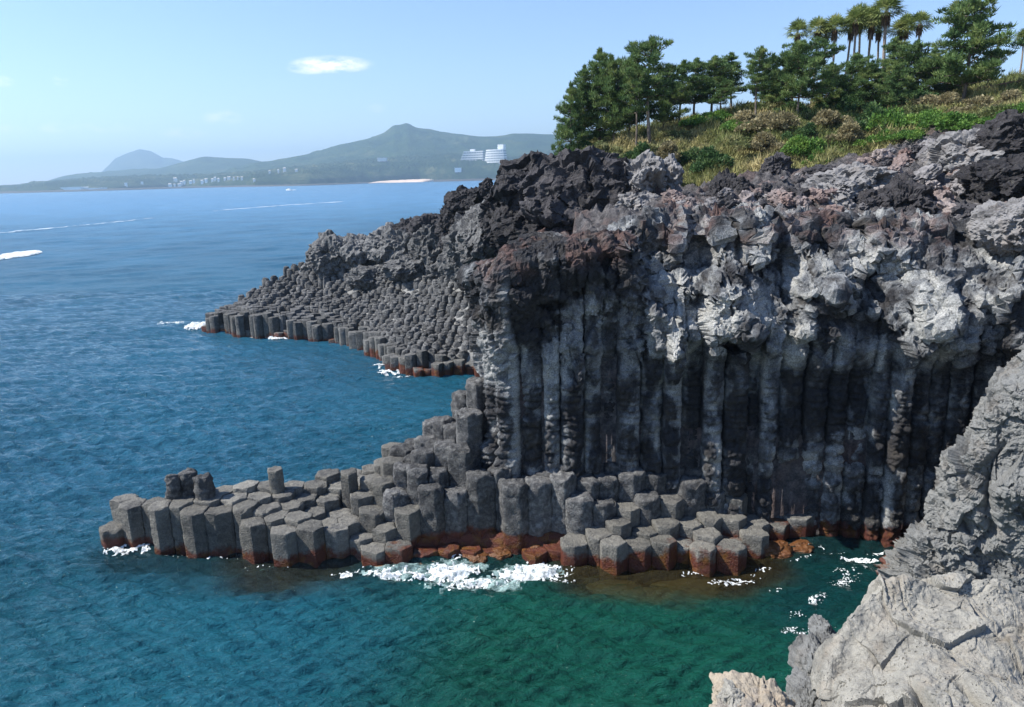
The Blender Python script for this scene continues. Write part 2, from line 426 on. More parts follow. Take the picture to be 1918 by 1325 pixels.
k.l(ms.outputs[0], k.t.nodes['Material Output'].inputs['Surface'])
MAT_SEA = k.m
V = np.c_[xs, ys, zs]
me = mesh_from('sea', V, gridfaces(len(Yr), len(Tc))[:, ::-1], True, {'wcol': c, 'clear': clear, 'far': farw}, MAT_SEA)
obj('sea', me, kind='structure')
# sea bed
k = M('sea bed'); k.out(k.mix(k.noise(.4), (.02, .035, .025), (.07, .06, .035)))
gx_ = np.linspace(-90, 60, 60); gy_ = np.linspace(8, 150, 60); GX, GY = np.meshgrid(gx_, gy_)
me = mesh_from('sea_bed', np.c_[GX.ravel(), GY.ravel(), -5+perlin(np.c_[GX.ravel()/8, GY.ravel()/8, GX.ravel()*0])*1.2], gridfaces(60, 60)[:, ::-1], True, None, k.m)
obj('sea_bed', me, kind='structure')

# foam: lacy sheets of real geometry riding on the waves
kf = M('foam', .6, .3); kf.out(kf.ramp(kf.noise(7, 4), [(.3, (.62, .68, .70)), (.6, (.85, .87, .87))]), kf.bump(kf.noise(9, 5), .05, 1))
tf_ = kf.n('ShaderNodeBsdfTransparent'); mf_ = kf.n('ShaderNodeMixShader'); kf.l(kf.ramp(kf.noise(3.5, 6, .7), [(.38, .68), (.58, .08)]), mf_.inputs[0]); kf.l(kf.b.outputs[0], mf_.inputs[1]); kf.l(tf_.outputs[0], mf_.inputs[2]); kf.l(mf_.outputs[0], kf.t.nodes['Material Output'].inputs['Surface'])
MAT_FOAM = kf.m
kw2 = M('thin foam film', .6, .3); kw2.out((.75, .80, .82)); tf_ = kw2.n('ShaderNodeBsdfTransparent'); mf_ = kw2.n('ShaderNodeMixShader'); kw2.l(kw2.ramp(kw2.noise(.08, 6, .7), [(.35, .85), (.7, .40)]), mf_.inputs[0]); kw2.l(kw2.b.outputs[0], mf_.inputs[1]); kw2.l(tf_.outputs[0], mf_.inputs[2]); kw2.l(mf_.outputs[0], kw2.t.nodes['Material Output'].inputs['Surface'])
MAT_FILM = kw2.m
def foam(name, label, x0, x1, y0, y1, step, dens, group=None, thick=.035, stretch=(1, 1), seed=0, scale=1.0, zfn=wave):
    nx, ny = int((x1-x0)/step)+2, int((y1-y0)/step)+2
    gx, gy = np.meshgrid(np.linspace(x0, x1, nx), np.linspace(y0, y1, ny), indexing='ij')
    x, y = gx.ravel(), gy.ravel()
    P = np.c_[x*stretch[0], y*stretch[1], x*0]*scale*1.35
    lace = .55*(1-np.abs(fbm(P*1.1, 4, seed+3))*3.2)+.45*(1-2.2*np.abs(perlin(P*3.3, seed+9)))+.35*perlin(P*6.5, seed+5)
    d = dens(x, y)+.18*perlin(P*.6, seed+1)
    lace = lace+.55*perlin(P*7.5, seed+6)-.12
    val = lace-(1.12-1.55*np.clip(d, -.5, 1))
    val[d < .03] = -1
    z = zfn(x, y)+thick*(.4+np.clip(val, 0, 1))+.02
    Fq = gridfaces(nx, ny)
    keep = (val[Fq].mean(1) > 0)
    Fq = Fq[keep]
    if not len(Fq): return
    used = np.unique(Fq); mp_ = np.full(len(x), -1); mp_[used] = np.arange(len(used))
    me = mesh_from(name, np.c_[x, y, z][used], mp_[Fq], True, None, MAT_FOAM)
    return obj(name, me, label=label, cat='foam', group=group, kind='stuff')
def blobs(items):
    def f(x, y):
        r = np.full(len(x), -1.0)
        for cx, cy, a, b, th, s in items:
            c_, s_ = math.cos(th), math.sin(th); X = (x-cx)*c_+(y-cy)*s_; Y = -(x-cx)*s_+(y-cy)*c_
            r = np.maximum(r, s*(1-(X/a)**2-(Y/b)**2))
        return r
    return f
def gp(u, v): return Pz(u, v)[:2]
def fb(u, v, a, b, th=0, s=1.0):
    p = gp(u, v); return (p[0], p[1], a, b, th, s)
foam('foam', 'bright white surf breaking against the red rocks at the middle of the near ledge', -13, 3.5, 37.2, 44, .055,
     blobs([fb(760, 1085, 3.4, .85, .05, .85), fb(850, 1078, 2.2, 1.2, .2, 1.2), fb(985, 1078, 2.4, 1.15, .1, 1.3), fb(900, 1098, 4.2, 1.0, .05, .55), fb(650, 1085, 1.6, .6, 0, .55), fb(850, 1045, .8, 1.2, 0, 1.1), fb(1005, 1050, .8, 1.0, 0, .9), fb(1040, 1085, 2.5, 1.5, 0, .45)]), 'foam on the water', thick=.10, seed=1)
def film(*a, **k_):
    o = foam(*a, **k_); o.data.materials.clear(); o.data.materials.append(MAT_FILM2); return o
kw3 = M('aerated water', .5, .3); kw3.out((.50, .70, .68)); tf_ = kw3.n('ShaderNodeBsdfTransparent'); mf_ = kw3.n('ShaderNodeMixShader'); kw3.l(kw3.ramp(kw3.noise(1.6, 7, .75), [(.42, .97), (.66, .42)]), mf_.inputs[0]); kw3.l(kw3.b.outputs[0], mf_.inputs[1]); kw3.l(tf_.outputs[0], mf_.inputs[2]); kw3.l(mf_.outputs[0], kw3.t.nodes['Material Output'].inputs['Surface'])
MAT_FILM2 = kw3.m
film('aerated_water', 'milky churned water round the surf at the middle of the near ledge', -14, 5, 36.5, 44, .12,
     blobs([fb(760, 1080, 3.4, 1.0, .05, 1.3), fb(850, 1075, 2.6, 1.5, .2, 1.4), fb(985, 1075, 2.8, 1.4, .1, 1.4), fb(900, 1098, 4.6, 1.3, .05, .9)]), 'foam on the water', thick=.02, seed=61)
foam('foam', 'thin foam curling round the seaward tip of the near ledge', -31, -14, 41.5, 47.5, .06,
     blobs([fb(235, 1035, 2.2, 1.0, 0, .62), fb(320, 1050, 1.8, .45, 0, .52), fb(500, 1072, 2.5, .35, 0, .36), fb(165, 1000, 2, .8, 0, .38), fb(400, 1052, 2, .3, 0, .40)]), 'foam on the water', seed=4)
foam('foam', 'broken foam flecks below the right end of the near ledge', 8, 24, 36.5, 42.5, .06,
     blobs([fb(1370, 1095, 2.4, .55, .1, .62), fb(1290, 1080, 2.2, .35, .1, .5), fb(1430, 1075, 1.6, .5, .3, .5), fb(1500, 1050, 2, .4, .3, .38), fb(1440, 1110, 1.6, .6, 0, .35)]), 'foam on the water', seed=7, scale=2.2)
foam('foam', 'white foam streaks in the dark cove under the cliff wall', 16, 27, 39.5, 45, .05,
     blobs([fb(1610, 1053, 1.5, .28, -.35, 1.0), fb(1560, 1040, 1.2, .35, 0, .5), fb(1590, 1075, 1.8, .8, .2, .44), fb(1650, 1045, 1.3, .3, 0, .6), fb(1530, 1030, 1.2, .4, 0, .4)]), 'foam on the water', seed=11, scale=2.0)
foam('foam', 'scattered trail of foam flecks on the green water beside the foreground boulder', 11, 22, 32, 40.5, .035,
     blobs([fb(1580, 1095, 1.7, .8, .4, .5), fb(1530, 1125, 1.5, .7, .6, .48), fb(1490, 1155, 1.2, .6, .4, .42), fb(1490, 1190, 1.5, .65, 0, .5), fb(1560, 1185, 1.0, .4, 0, .36)]), 'foam on the water', seed=15, scale=3.4)
foam('foam', 'white surf at the seaward tip of the far ledge', -62, -42, 104, 128, .11,
     blobs([fb(348, 598, 4.2, 6.5, 0, 1.2), fb(372, 616, 2.8, 3.0, 0, .95), fb(325, 607, 4.5, 3.5, 0, .6), fb(230, 625, 1.8, .6, 0, .3)]), 'foam on the water', thick=.25, seed=18, scale=.55)
foam('foam', 'small white surf patch at the inner corner of the far ledge', -24, -8, 84, 98, .09,
     blobs([fb(730, 703, 1.9, 1.1, 0, .95), fb(712, 690, 1.4, 2.0, 0, .5), fb(760, 712, 2.4, .6, 0, .5)]), 'foam on the water', thick=.15, seed=21, scale=.7)
foam('foam', 'small white wash against the front of the far ledge', -42, -28, 105, 116, .10,
     blobs([fb(520, 640, 2.2, 1.0, 0, .8), fb(470, 637, 2.4, .5, 0, .4)]), 'foam on the water', thick=.15, seed=24, scale=.7)
flat = lambda x, y: wave(x, y, np.full(len(x), 1.2))*(1-sstep(300, 900, y))
foam('foam', 'solid white boat wash at the left edge of the sea', *(lambda a: (a[0]-14, a[0]+14, a[1]-40, a[1]+40))(gp(5, 485)), .35,
     blobs([fb(2, 484, 8.0, 24, 0, 2.2)]), 'foam on the water', thick=.5, seed=27, scale=.2, zfn=flat)
# long straight boat wake
wkp = np.array([gp(u, v) for u, v in [(-60, 443), (0, 438), (120, 427), (250, 414), (330, 405), (372, 398), (450, 392), (540, 385), (640, 379)]])
def wake_d(x, y):
    yy = np.interp(x, wkp[:, 0], wkp[:, 1]); hw = np.interp(x, wkp[:, 0], [14, 15, 15, 17, 34, 30, 18, 18, 20])
    return 1.5*(1-((y-yy)/hw)**2)*(1-sstep(-215, -175, x)*.25)
wk = foam('boat_wake', 'long thin pale boat wake crossing the open sea', wkp[0, 0], wkp[-1, 0], wkp[:, 1].min()-40, wkp[:, 1].max()+40, 1.6, wake_d, None, thick=.1, seed=30, scale=.03, stretch=(.4, 1), zfn=lambda x, y: flat(x, y)+.35)
wk.data.materials.clear(); wk.data.materials.append(MAT_FILM)

# ================================================================== NEAR CLIFF WALL
wall_path = [(5, 86), (4, 77), (3, 68), (2, 60), (1, 53), (-1.7, 48.9), (-.9, 46.8), (2, 46.2), (6, 46.5), (10, 46.3), (14, 45.8), (18, 45.2), (22, 44.8), (26, 44.2), (29.2, 42.8), (31.5, 40.2), (33.2, 37), (35, 32), (37, 26)]
s_arr, PATH = arclen_resample(wall_path, .085)
ns = len(s_arr)
tan = np.gradient(PATH, axis=0); tan /= np.linalg.norm(tan, axis=1)[:, None]
INW = np.c_[-tan[:, 1], tan[:, 0]]          # inland direction
INW_S = np.c_[tuple(np.convolve(np.pad(INW[:, j], 40, 'edge'), np.ones(81)/81, 'valid') for j in range(2))]
INW_S /= np.linalg.norm(INW_S, axis=1)[:, None]
# column cells along the wall
_cr = np.random.RandomState(21); edges = [0.0]
while edges[-1] < s_arr[-1]: edges.append(edges[-1]+_cr.uniform(.95, 1.62)*(1.0 if _cr.rand() < .8 else .72))
edges = np.array(edges[:-1]); edges[-1] = s_arr[-1]
eidx = np.unique(np.clip(np.searchsorted(s_arr, edges), 0, ns-1)); eidx[0] = 0; eidx[-1] = ns-1
cell = np.clip(np.searchsorted(eidx, np.arange(ns), side='right')-1, 0, len(eidx)-2)
ca, cb = s_arr[eidx[cell]], s_arr[eidx[cell+1]]
tcell = (s_arr-ca)/(cb-ca)*2-1; wid = cb-ca
ncell = len(eidx)-1
c_off = _cr.uniform(-.6, .6, ncell); c_tone = _cr.uniform(-.12, .12, ncell); c_brk = _cr.uniform(2.5, 8.5, ncell); c_stepo = _cr.uniform(-.1, .45, ncell)
c_low = _cr.uniform(0, 1, ncell)
# rim height along the path from what the photograph shows
rim_ctrl = []
for (x, y), v in zip(wall_path, [330, 380, 420, 455, 490, 505, 495, 470, 450, 432, 425, 425, 432, 440, 452, 470, 480, 500, 540]):
    d = ray(*proj((x, y, 20))[:1], v); rim_ctrl.append(CAM_H+d[2]*y/d[1])
_L = np.r_[0, np.cumsum(np.linalg.norm(np.diff(catmull(wall_path, 40*len(wall_path)), axis=0), axis=1))]
_sc = _L[np.clip((np.linspace(0, 1, len(wall_path))*(len(_L)-1)).astype(int), 0, len(_L)-1)]
rim = np.interp(s_arr, _sc, np.clip(rim_ctrl, 14, 23))
fx = PATH[:, 0]; front_side = s_arr > _sc[5]
slopey = sstep(5.5, 10, fx)*front_side      # 0: sheer smooth left part, 1: blobby leaning-back right part
zl = np.r_[np.arange(-2.2, 19.0, .095)]
NZ = len(zl)
T = np.linspace(0, 1, NZ)
Zg = -2.2+(rim[:, None]+2.2)*T[None]         # z levels scale to the rim
Sg = np.repeat(s_arr[:, None], NZ, 1)
zn = Zg/rim[:, None]*20
zj = zn+1.5*perlin(np.c_[Sg.ravel()*.28, Zg.ravel()*.05, Sg.ravel()*0], 49).reshape(zn.shape)*2*sstep(9, 11, zn)*(1-sstep(17, 19, zn))
insetA = np.interp(zn, [-3, 0, 8, 12, 15, 18, 19.5, 20], [0, 0, .45, .35, -.25, -1.15, -1.1, -.3])
insetB = np.interp(zj, [-3, 0, 9, 11.3, 12.2, 13.5, 15, 16.5, 18, 19.3, 20], [0, 0, .5, .6, .35, -.35, -.05, 1.0, 2.3, 3.5, 4.6])
ins = insetA*(1-slopey[:, None])+insetB*slopey[:, None]
# recess of the cove right of the ledge end
cove = np.exp(-((fx-18.2)/1.6)**2)*front_side
ins = ins+cove[:, None]*1.1*(1-sstep(3.5, 6, zn))
FZ = Zg.ravel(); S3 = Sg.ravel(); zz = zn.ravel()
Pn = np.c_[S3, FZ, np.zeros_like(FZ)]
ci = np.repeat(cell[:, None], NZ, 1).ravel(); tcr = np.repeat(tcell[:, None], NZ, 1).ravel(); wd = np.repeat(wid[:, None], NZ, 1).ravel()
wob = .12*perlin(Pn*np.array([.9, .45, 1]), 50)
tt = np.clip(np.abs(tcr+wob*(1-tcr**2)), 0, 1)
colw = 1-sstep(12.5, 16.5, zz+1.5*perlin(Pn*.35, 51)*1.5)                    # where columns read
colw = np.maximum(colw, .50)
prof = np.sqrt(np.clip(1-tt**2.4, 0, 1))*.46*wd+(-.35*np.exp(-((1-tt)/.09)**2))
out = prof*colw+c_off[ci]*colw
# broken shafts: lower pieces of some columns step forward
out += np.where(zz < c_brk[ci]+.3*perlin(Pn*2, 52), np.maximum(c_stepo[ci], 0), 0)*colw*.9
# rings
ringw = sstep(6.8, 8.6, zz)*(1-sstep(10.8, 12.3, zz))
phase = c_off[ci]*9
rz = FZ+phase+.12*perlin(Pn*np.array([1.2, 1, 1]), 53)
ring = np.abs(np.sin(rz*PI/.42+1.7*perlin(np.c_[FZ*.9, ci*3.1, FZ*0], 54)))**.6
out += ringw*(ring-.6)*.24*(tt < .93)
ring2 = np.abs(np.sin(rz*PI/1.15+2.2*perlin(np.c_[FZ*.5, ci*5.1, FZ*0], 57)))**.4
out += (1-sstep(8.5, 10, zz))*(ring2-.8)*.30
seglen = _cr.uniform(.55, 1.25, ncell)
sg = (FZ+phase+.10*perlin(Pn*np.array([1.1, .6, 1]), 92))/seglen[ci]; sgi = np.floor(sg).astype(int); sgf = sg-sgi
seg_r = _pt[(sgi*37+ci*101) & 4095]
jw = (1-sstep(10, 12.5, zz))
out += jw*((seg_r[:, 0]-.5)*.26-.16*np.exp(-(np.minimum(sgf, 1-sgf)/.07)**2)*(seg_r[:, 1] > .25))
# dark scabby patches that stand proud of the smooth pale fill
pz = fbm(np.c_[S3*.9, FZ*.55, ci*2.7], 4, 58)+.35*perlin(np.c_[S3*0+ci*7.7, FZ*.8, S3*0], 59)
scab = sstep(-.12, .10, pz+.30-.75*tt**2+.25*(c_low[ci]-.4))*(1-sstep(10.5, 12.5, zz+perlin(Pn*.6, 60)))*sstep(-.5, 1, zz)
grit = fbm(Pn*np.array([3.0, 3.0, 1]), 4, 61)
out += scab*(.14+.22*grit)
# upper rock: lobes, hollows, blocks
B3 = np.c_[S3*.30, FZ*.24, S3*0+2.0]
F1, F2, idw = worley(np.c_[S3*.26+.6*perlin(Pn*.3, 62), FZ*.19+.5*perlin(Pn*.35, 63), S3*0], 3)
lobe = (1-F1*1.15)+.5*np.clip((F2-F1)*2.2, 0, 1)
upw = sstep(12.0, 14.2, zz+(c_off[ci]*3+1.8*perlin(np.c_[S3*.3, FZ*.1, S3*0], 69)))
fA = np.repeat((1-slopey)[:, None], NZ, 1).ravel()
out += upw*(lobe-.75)*(.65-.4*fA)
out += upw*fbm(Pn*.30, 2, 64, .42)*(.95-.45*fA)
out += upw*np.clip(ridged(Pn*.45, 4, 66, .4), -.6, 2)*(.30-.18*fA)
out += (1-upw)*fbm(Pn*1.3, 4, 67)*.06
Pf = np.c_[S3, FZ, S3*0]
out += upw*(facet(Pf*np.array([.36, .22, 1])+.3*perlin(Pf*.6, 86)[:, None], 87)*(1.7-.8*fA)+facet(Pf*np.array([1.0, .6, 1])+.3*perlin(Pf*1.6, 88)[:, None], 89)*.42)
# deep holes
for (hu, hv, ru, rv, dp) in [(1305, 480, 38, 42, 2.2), (1490, 495, 24, 34, 1.8), (1030, 562, 28, 12, 1.1), (1090, 540, 20, 10, .5), (1560, 585, 22, 20, .9), (1400, 470, 16, 22, .8), (1230, 520, 14, 14, .5), (1640, 440, 20, 26, 1.0)]:
    k_ = np.array([proj((PATH[i, 0], PATH[i, 1], 16)) for i in range(0, ns, 8)]); fr = np.arange(0, ns, 8)
    ok = fr[(s_arr[fr] > _sc[5])]; kk = k_[(s_arr[fr] > _sc[5])]
    i0 = ok[np.argmin(np.abs(kk[:, 0]-hu))]; pxm = PATH[i0, 1]/FPX*1.05
    dd = ray(hu, hv); z0 = CAM_H+dd[2]*(PATH[i0, 1]+1.5)/dd[1]
    rr = ((S3-s_arr[i0])/(ru*pxm))**2+((FZ-z0)/(rv*pxm))**2+.35*perlin(Pn*1.1, 68)
    out -= dp*(1-sstep(.35, 1.25, rr))
blkA = np.zeros(len(FZ))
for (hu, hv, ru, rv, dp) in [(1255, 585, 55, 75, 1.7), (1385, 580, 72, 55, 1.5), (1445, 470, 50, 36, 1.0), (1530, 505, 46, 62, 1.5), (1740, 560, 44, 60, 1.5), (1650, 480, 60, 40, .9), (1180, 445, 60, 26, .8), (1860, 520, 60, 50, 1.2), (1600, 560, 40, 40, .8)]:
    i0 = ok[np.argmin(np.abs(kk[:, 0]-hu))]; pxm = PATH[i0, 1]/FPX*1.05
    dd = ray(hu, hv); z0 = CAM_H+dd[2]*(PATH[i0, 1]+.5)/dd[1]
    X_ = (S3-s_arr[i0])/(ru*pxm); Z_ = (FZ-z0)/(rv*pxm)
    rr = np.maximum(np.abs(X_+.25*Z_), np.abs(Z_-.2*X_))*.6+np.hypot(X_, Z_)*.4+.25*perlin(Pn*.9, 91)
    g_ = 1-sstep(.62, .98, rr)
    out += dp*g_*(1-.35*(Z_+.5)); blkA = np.maximum(blkA, g_)
out = out.reshape(ns, NZ)
base = PATH[:, None, :]+INW_S[:, None, :]*(ins-out)[..., None]
W = np.concatenate([base, Zg[..., None]], 2)
# crest: rolls over inland and dives under the slope
CR = 52
cr_t = np.linspace(0, 1, CR+1)[1:]
cin = ins[:, -1][:, None]+cr_t[None]**1.2*7.0
crz = rim[:, None]+np.interp(cr_t, [0, .15, .4, .7, 1], [0, .25, .2, -.8, -3.5])[None]
o_end = out[:, -1][:, None]*(1-sstep(0, .4, cr_t))[None]
Cx = PATH[:, None, :]+INW_S[:, None, :]*(cin-o_end)[..., None]
W = np.concatenate([W, np.concatenate([Cx, crz[..., None]], 2)], 1)
NT = W.shape[1]
# second pass: true 3-D displacement
N3 = gridnormals(W)
if (N3[ns//2, 60] @ np.array([0, -1, 0])) < 0: N3 = -N3
Wf = W.reshape(-1, 3)
zr = np.concatenate([zn, 20+np.repeat(cr_t[None]*2, ns, 0)], 1).ravel()
ampU = sstep(10.5, 14.5, zr); fA2 = np.repeat((1-slopey)[:, None], NT, 1).ravel()
d3 = ampU*(ridged(Wf*.40, 4, 70, .45)*.24+.42*facet(Wf*.42+.2*perlin(Wf*1.1, 71)[:, None], 74)+.15*facet(Wf*1.2+.2*perlin(Wf*2, 71)[:, None], 75)+.07*ridged(Wf*1.7, 4, 83))*(1-.6*fA2)
d3 += ampU*(.12*facet(Wf*2.8, 81)+.06*fbm(Wf*3, 3, 84))+.05*fbm(Wf*4.2, 3, 76)+.05*(1-ampU)*ridged(Wf*1.6, 3, 77)
atip = sstep(17.5, 20, zr)*(ridged(Wf*.5, 4, 79)*.35+.5*facet(Wf*.7, 78))
d3 += atip*(.5+.5*(1-fA2))
W = W+N3*d3.reshape(ns, NT)[..., None]
Wf = W.reshape(-1, 3)
# tone of the stone, with the lower wall's shade lifted in it
scf = np.concatenate([scab.reshape(ns, NZ), np.zeros((ns, CR))], 1).ravel()
cel = np.repeat(cell[:, None], NT, 1).ravel()
tn = fbm(Wf*np.array([.22, .22, .30]), 4, 80)
zrj = zr+1.6*perlin(Wf*.25, 84)*2
blk = np.concatenate([blkA.reshape(ns, NZ), np.zeros((ns, CR))], 1).ravel()
base_t = np.interp(zrj, [0, 2, 6, 8, 11, 13, 16, 19, 21], [.44, .56, .60, .50, .52, .48, .45, .43, .38])  # lower wall kept paler to lighten its shade through the colour
left_dark = np.interp(zr, [10, 12, 15, 17, 20], [0, 0, .05, .36, .42])*fA2
tone = base_t+c_tone[cel]*1.3+tn*.42+.55*np.clip(fbm(Wf*np.array([.8, .8, .17]), 4, 85), -.6, .6)+.20*blk-.40*scf-left_dark
tone -= .20*(np.concatenate([tt.reshape(ns, NZ), np.zeros((ns, CR))], 1).ravel() > .95)
tone = np.clip(tone, 0, 1)
redA = sstep(18, 19.8, zr)*.8*(perlin(Wf*.25, 82) > -.1)
W4 = W
attrs = {'tone': tone.reshape(ns, NT), 'red': redA.reshape(ns, NT)}
# split: every column shaft below the ring band is a thing of its own, the massive rock above is the cliff
zsplit = np.argmin(np.abs(zn[ns//2]-11.2))
wall_cells = []
for c_i in range(ncell):
    a, b = eidx[c_i], eidx[c_i+1]
    P_ = W4[a:b+1, :zsplit+1]
    wall_cells.append((c_i, a, b, P_))
vis = [w_ for w_ in wall_cells if s_arr[w_[1]] > _sc[5]-2.5 and PATH[w_[1], 0] < 30.2]
visid = {w_[0]: i for i, w_ in enumerate(vis)}
hid_runs = []
for c_i, a, b, P_ in wall_cells:
    na, nb_ = P_.shape[:2]
    at = {k_: v_[a:b+1, :zsplit+1].ravel() for k_, v_ in attrs.items()}
    if c_i in visid:
        n_ = visid[c_i]
        me = mesh_from('basalt_shaft', P_.reshape(-1, 3), gridfaces(na, nb_), True, at, MAT_CLIFF)
        obj('basalt_shaft', me, label='%s tall rounded basalt column from the left end of the sheer cliff wall' % ordw(n_+1), cat='rock column', kind='thing', group='tall basalt columns of the cliff wall')
    else: hid_runs.append((a, b))
def cliff_mesh(a, b, t0, t1, name):
    P_ = W4[a:b+1, t0:t1]
    return mesh_from(name, P_.reshape(-1, 3), gridfaces(P_.shape[0], P_.shape[1]), False, {k_: v_[a:b+1, t0:t1].ravel() for k_, v_ in attrs.items()}, MAT_CLIFF)
obj('cliff', cliff_mesh(0, ns-1, zsplit, NT, 'cliff'), kind='structure')
h0 = [r for r in hid_runs if r[1] <= vis[0][1]]; h1 = [r for r in hid_runs if r[0] >= vis[-1][2]]
if h0: obj('cliff_side', cliff_mesh(h0[0][0], h0[-1][1], 0, zsplit+1, 'cliff_side'), kind='structure')
if h1: obj('cliff_side', cliff_mesh(h1[0][0], h1[-1][1], 0, zsplit+1, 'cliff_side'), kind='structure')

# ================================================================== SLOPE ABOVE THE CLIFF
gpts = [(880, 520, 56), (950, 500, 56), (1050, 490, 54), (1150, 465, 53), (1250, 425, 53), (1350, 415, 53), (1450, 408, 52.5), (1560, 410, 51.5), (1700, 425, 50.5), (1850, 440, 48), (1990, 470, 42),
        (1150, 400, 62), (1270, 372, 62), (1400, 352, 61), (1550, 345, 60), (1700, 335, 58), (1880, 335, 55), (2050, 350, 52),
        (1160, 330, 70), (1290, 345, 67), (1400, 328, 67), (1500, 300, 67), (1620, 290, 66), (1760, 262, 64), (1918, 240, 62), (2060, 220, 60),
        (1100, 300, 76), (1200, 296, 77), (1320, 280, 76), (1450, 250, 75), (1600, 236, 75), (1800, 212, 74), (1940, 190, 73),
        (1060, 285, 86), (1130, 270, 88), (1220, 250, 88), (1320, 226, 87), (1420, 214, 86), (1500, 208, 86), (1650, 198, 86), (1800, 182, 84), (1915, 155, 84), (2050, 130, 84),
        (1060, 290, 110), (1300, 245, 115), (1600, 220, 115), (1900, 175, 110), (2100, 150, 105)]
gp3 = [PY(*q) for q in gpts]
GT = TPS(np.array(gp3), .4)
gx_ = np.arange(-9, 78, .16); gy_ = np.r_[np.arange(44, 96, .17), np.arange(96, 150, .8)]
GX, GY = np.meshgrid(gx_, gy_, indexing='ij'); gx1, gy1 = GX.ravel(), GY.ravel()
gb_pts = np.array([PY(*q)[:2] for q in [(1060, 285, 74), (1160, 330, 66), (1290, 352, 64.5), (1400, 338, 64), (1470, 322, 65), (1560, 300, 64.5), (1650, 285, 65), (1740, 250, 67), (1918, 222, 64)]])
def ground_raw(x, y):
    z = GT(x, y)
    edge = sstep(9.5, 3.5, x) if False else 1-sstep(3.0, 9.5, x+.05*(y-70))
    return z-edge*14*sstep(72, 84, y)
def grassness(x, y):
    yb = np.interp(x, gb_pts[:, 0], gb_pts[:, 1])
    return sstep(3, 7, x)*sstep(-1.5, 1.5, y-yb+2.6*fbm(np.c_[x*.22, y*.22, x*0], 3, 90))
_ps = slice(0, None, 6)
def inland(x, y):
    D = np.full(len(x), 1e9); S_ = np.zeros(len(x)); K_ = np.zeros(len(x), int)
    for i in range(0, ns, 8):
        dx = x-PATH[i, 0]; dy = y-PATH[i, 1]; d = dx*dx+dy*dy; m_ = d < D
        D = np.where(m_, d, D); S_ = np.where(m_, dx*INW[i, 0]+dy*INW[i, 1], S_); K_ = np.where(m_, i, K_)
    return np.sqrt(D)*np.sign(S_), slopey[K_]
def ground(x, y):
    x = np.atleast_1d(np.asarray(x, float)); y = np.atleast_1d(np.asarray(y, float))
    z = ground_raw(x, y); D, sl_ = inland(x, y)
    Dc = 3.2+3.6*sl_
    return np.where(D < 0, -8, np.where(D < Dc, np.maximum(z-.9*(Dc-D)-.12*(Dc-D)**2-1.0, -8), z))
g0 = ground(gx1, gy1); gr = grassness(gx1, gy1)
PG = np.c_[gx1, gy1, g0]
rn = (1-gr)*(ridged(PG*.35, 5, 91)*.55+fbm(PG*1.3, 4, 93)*.30+.35*np.clip(1-worley(PG*.9, 5)[0]*1.5, 0, 1))+gr*(fbm(PG*.35, 4, 95)*.45)
rn *= (1-sstep(95, 100, gy1))
k = M('slope ground')
grs = k.attr('grass')
rk = k.ramp(k.noise(1.4, 8, .68), [(.30, (.035, .032, .035)), (.46, (.12, .115, .12)), (.60, (.25, .235, .235)), (.74, (.36, .34, .32))])
rk = k.mix(k.math('MULTIPLY', k.ramp(k.noise(.35, 5), [(.48, 0.0), (.62, 1.0)]), .6), rk, (.17, .105, .09))
gc = k.ramp(k.noise(.5, 6, .6), [(.35, (.055, .070, .020)), (.52, (.125, .125, .045)), (.68, (.21, .175, .085))])
c_ = k.mix(grs, rk, gc)
c_ = k.mix(1.0, c_, k.ramp(k.noise(7, 5, .7), [(.3, .6), (.65, 1.2)]), 'MULTIPLY')
k.out(c_, k.bump(k.noise(6, 6, .75), .12, 1, k.bump(k.noise(1.5, 8, .7), .35, 1)))
PG[:, 2] += rn
me = mesh_from('hillside', PG, gridfaces(len(gx_), len(gy_)), True, {'grass': gr}, k.m)
obj('hillside', me, kind='structure')
_zi = PG[:, 2].reshape(len(gx_), len(gy_))
def gz(x, y):
    i = int(np.clip(np.searchsorted(gx_, x), 1, len(gx_)-1)); j = int(np.clip(np.searchsorted(gy_, y), 1, len(gy_)-1))
    return float(_zi[i, j])
def hit(u, v, y0=46, y1=140):
    """first point of the slope seen at pixel (u,v)"""
    d = ray(u, v)
    for Y in np.arange(y0, y1, .35):
        q = EYE+d*(Y/d[1])
        if q[2] < gz(q[0], q[1]): return q
    return None
def gzv(x, y):
    i = np.clip(np.searchsorted(gx_, x), 1, len(gx_)-1); j = np.clip(np.searchsorted(gy_, y), 1, len(gy_)-1); return _zi[i, j]

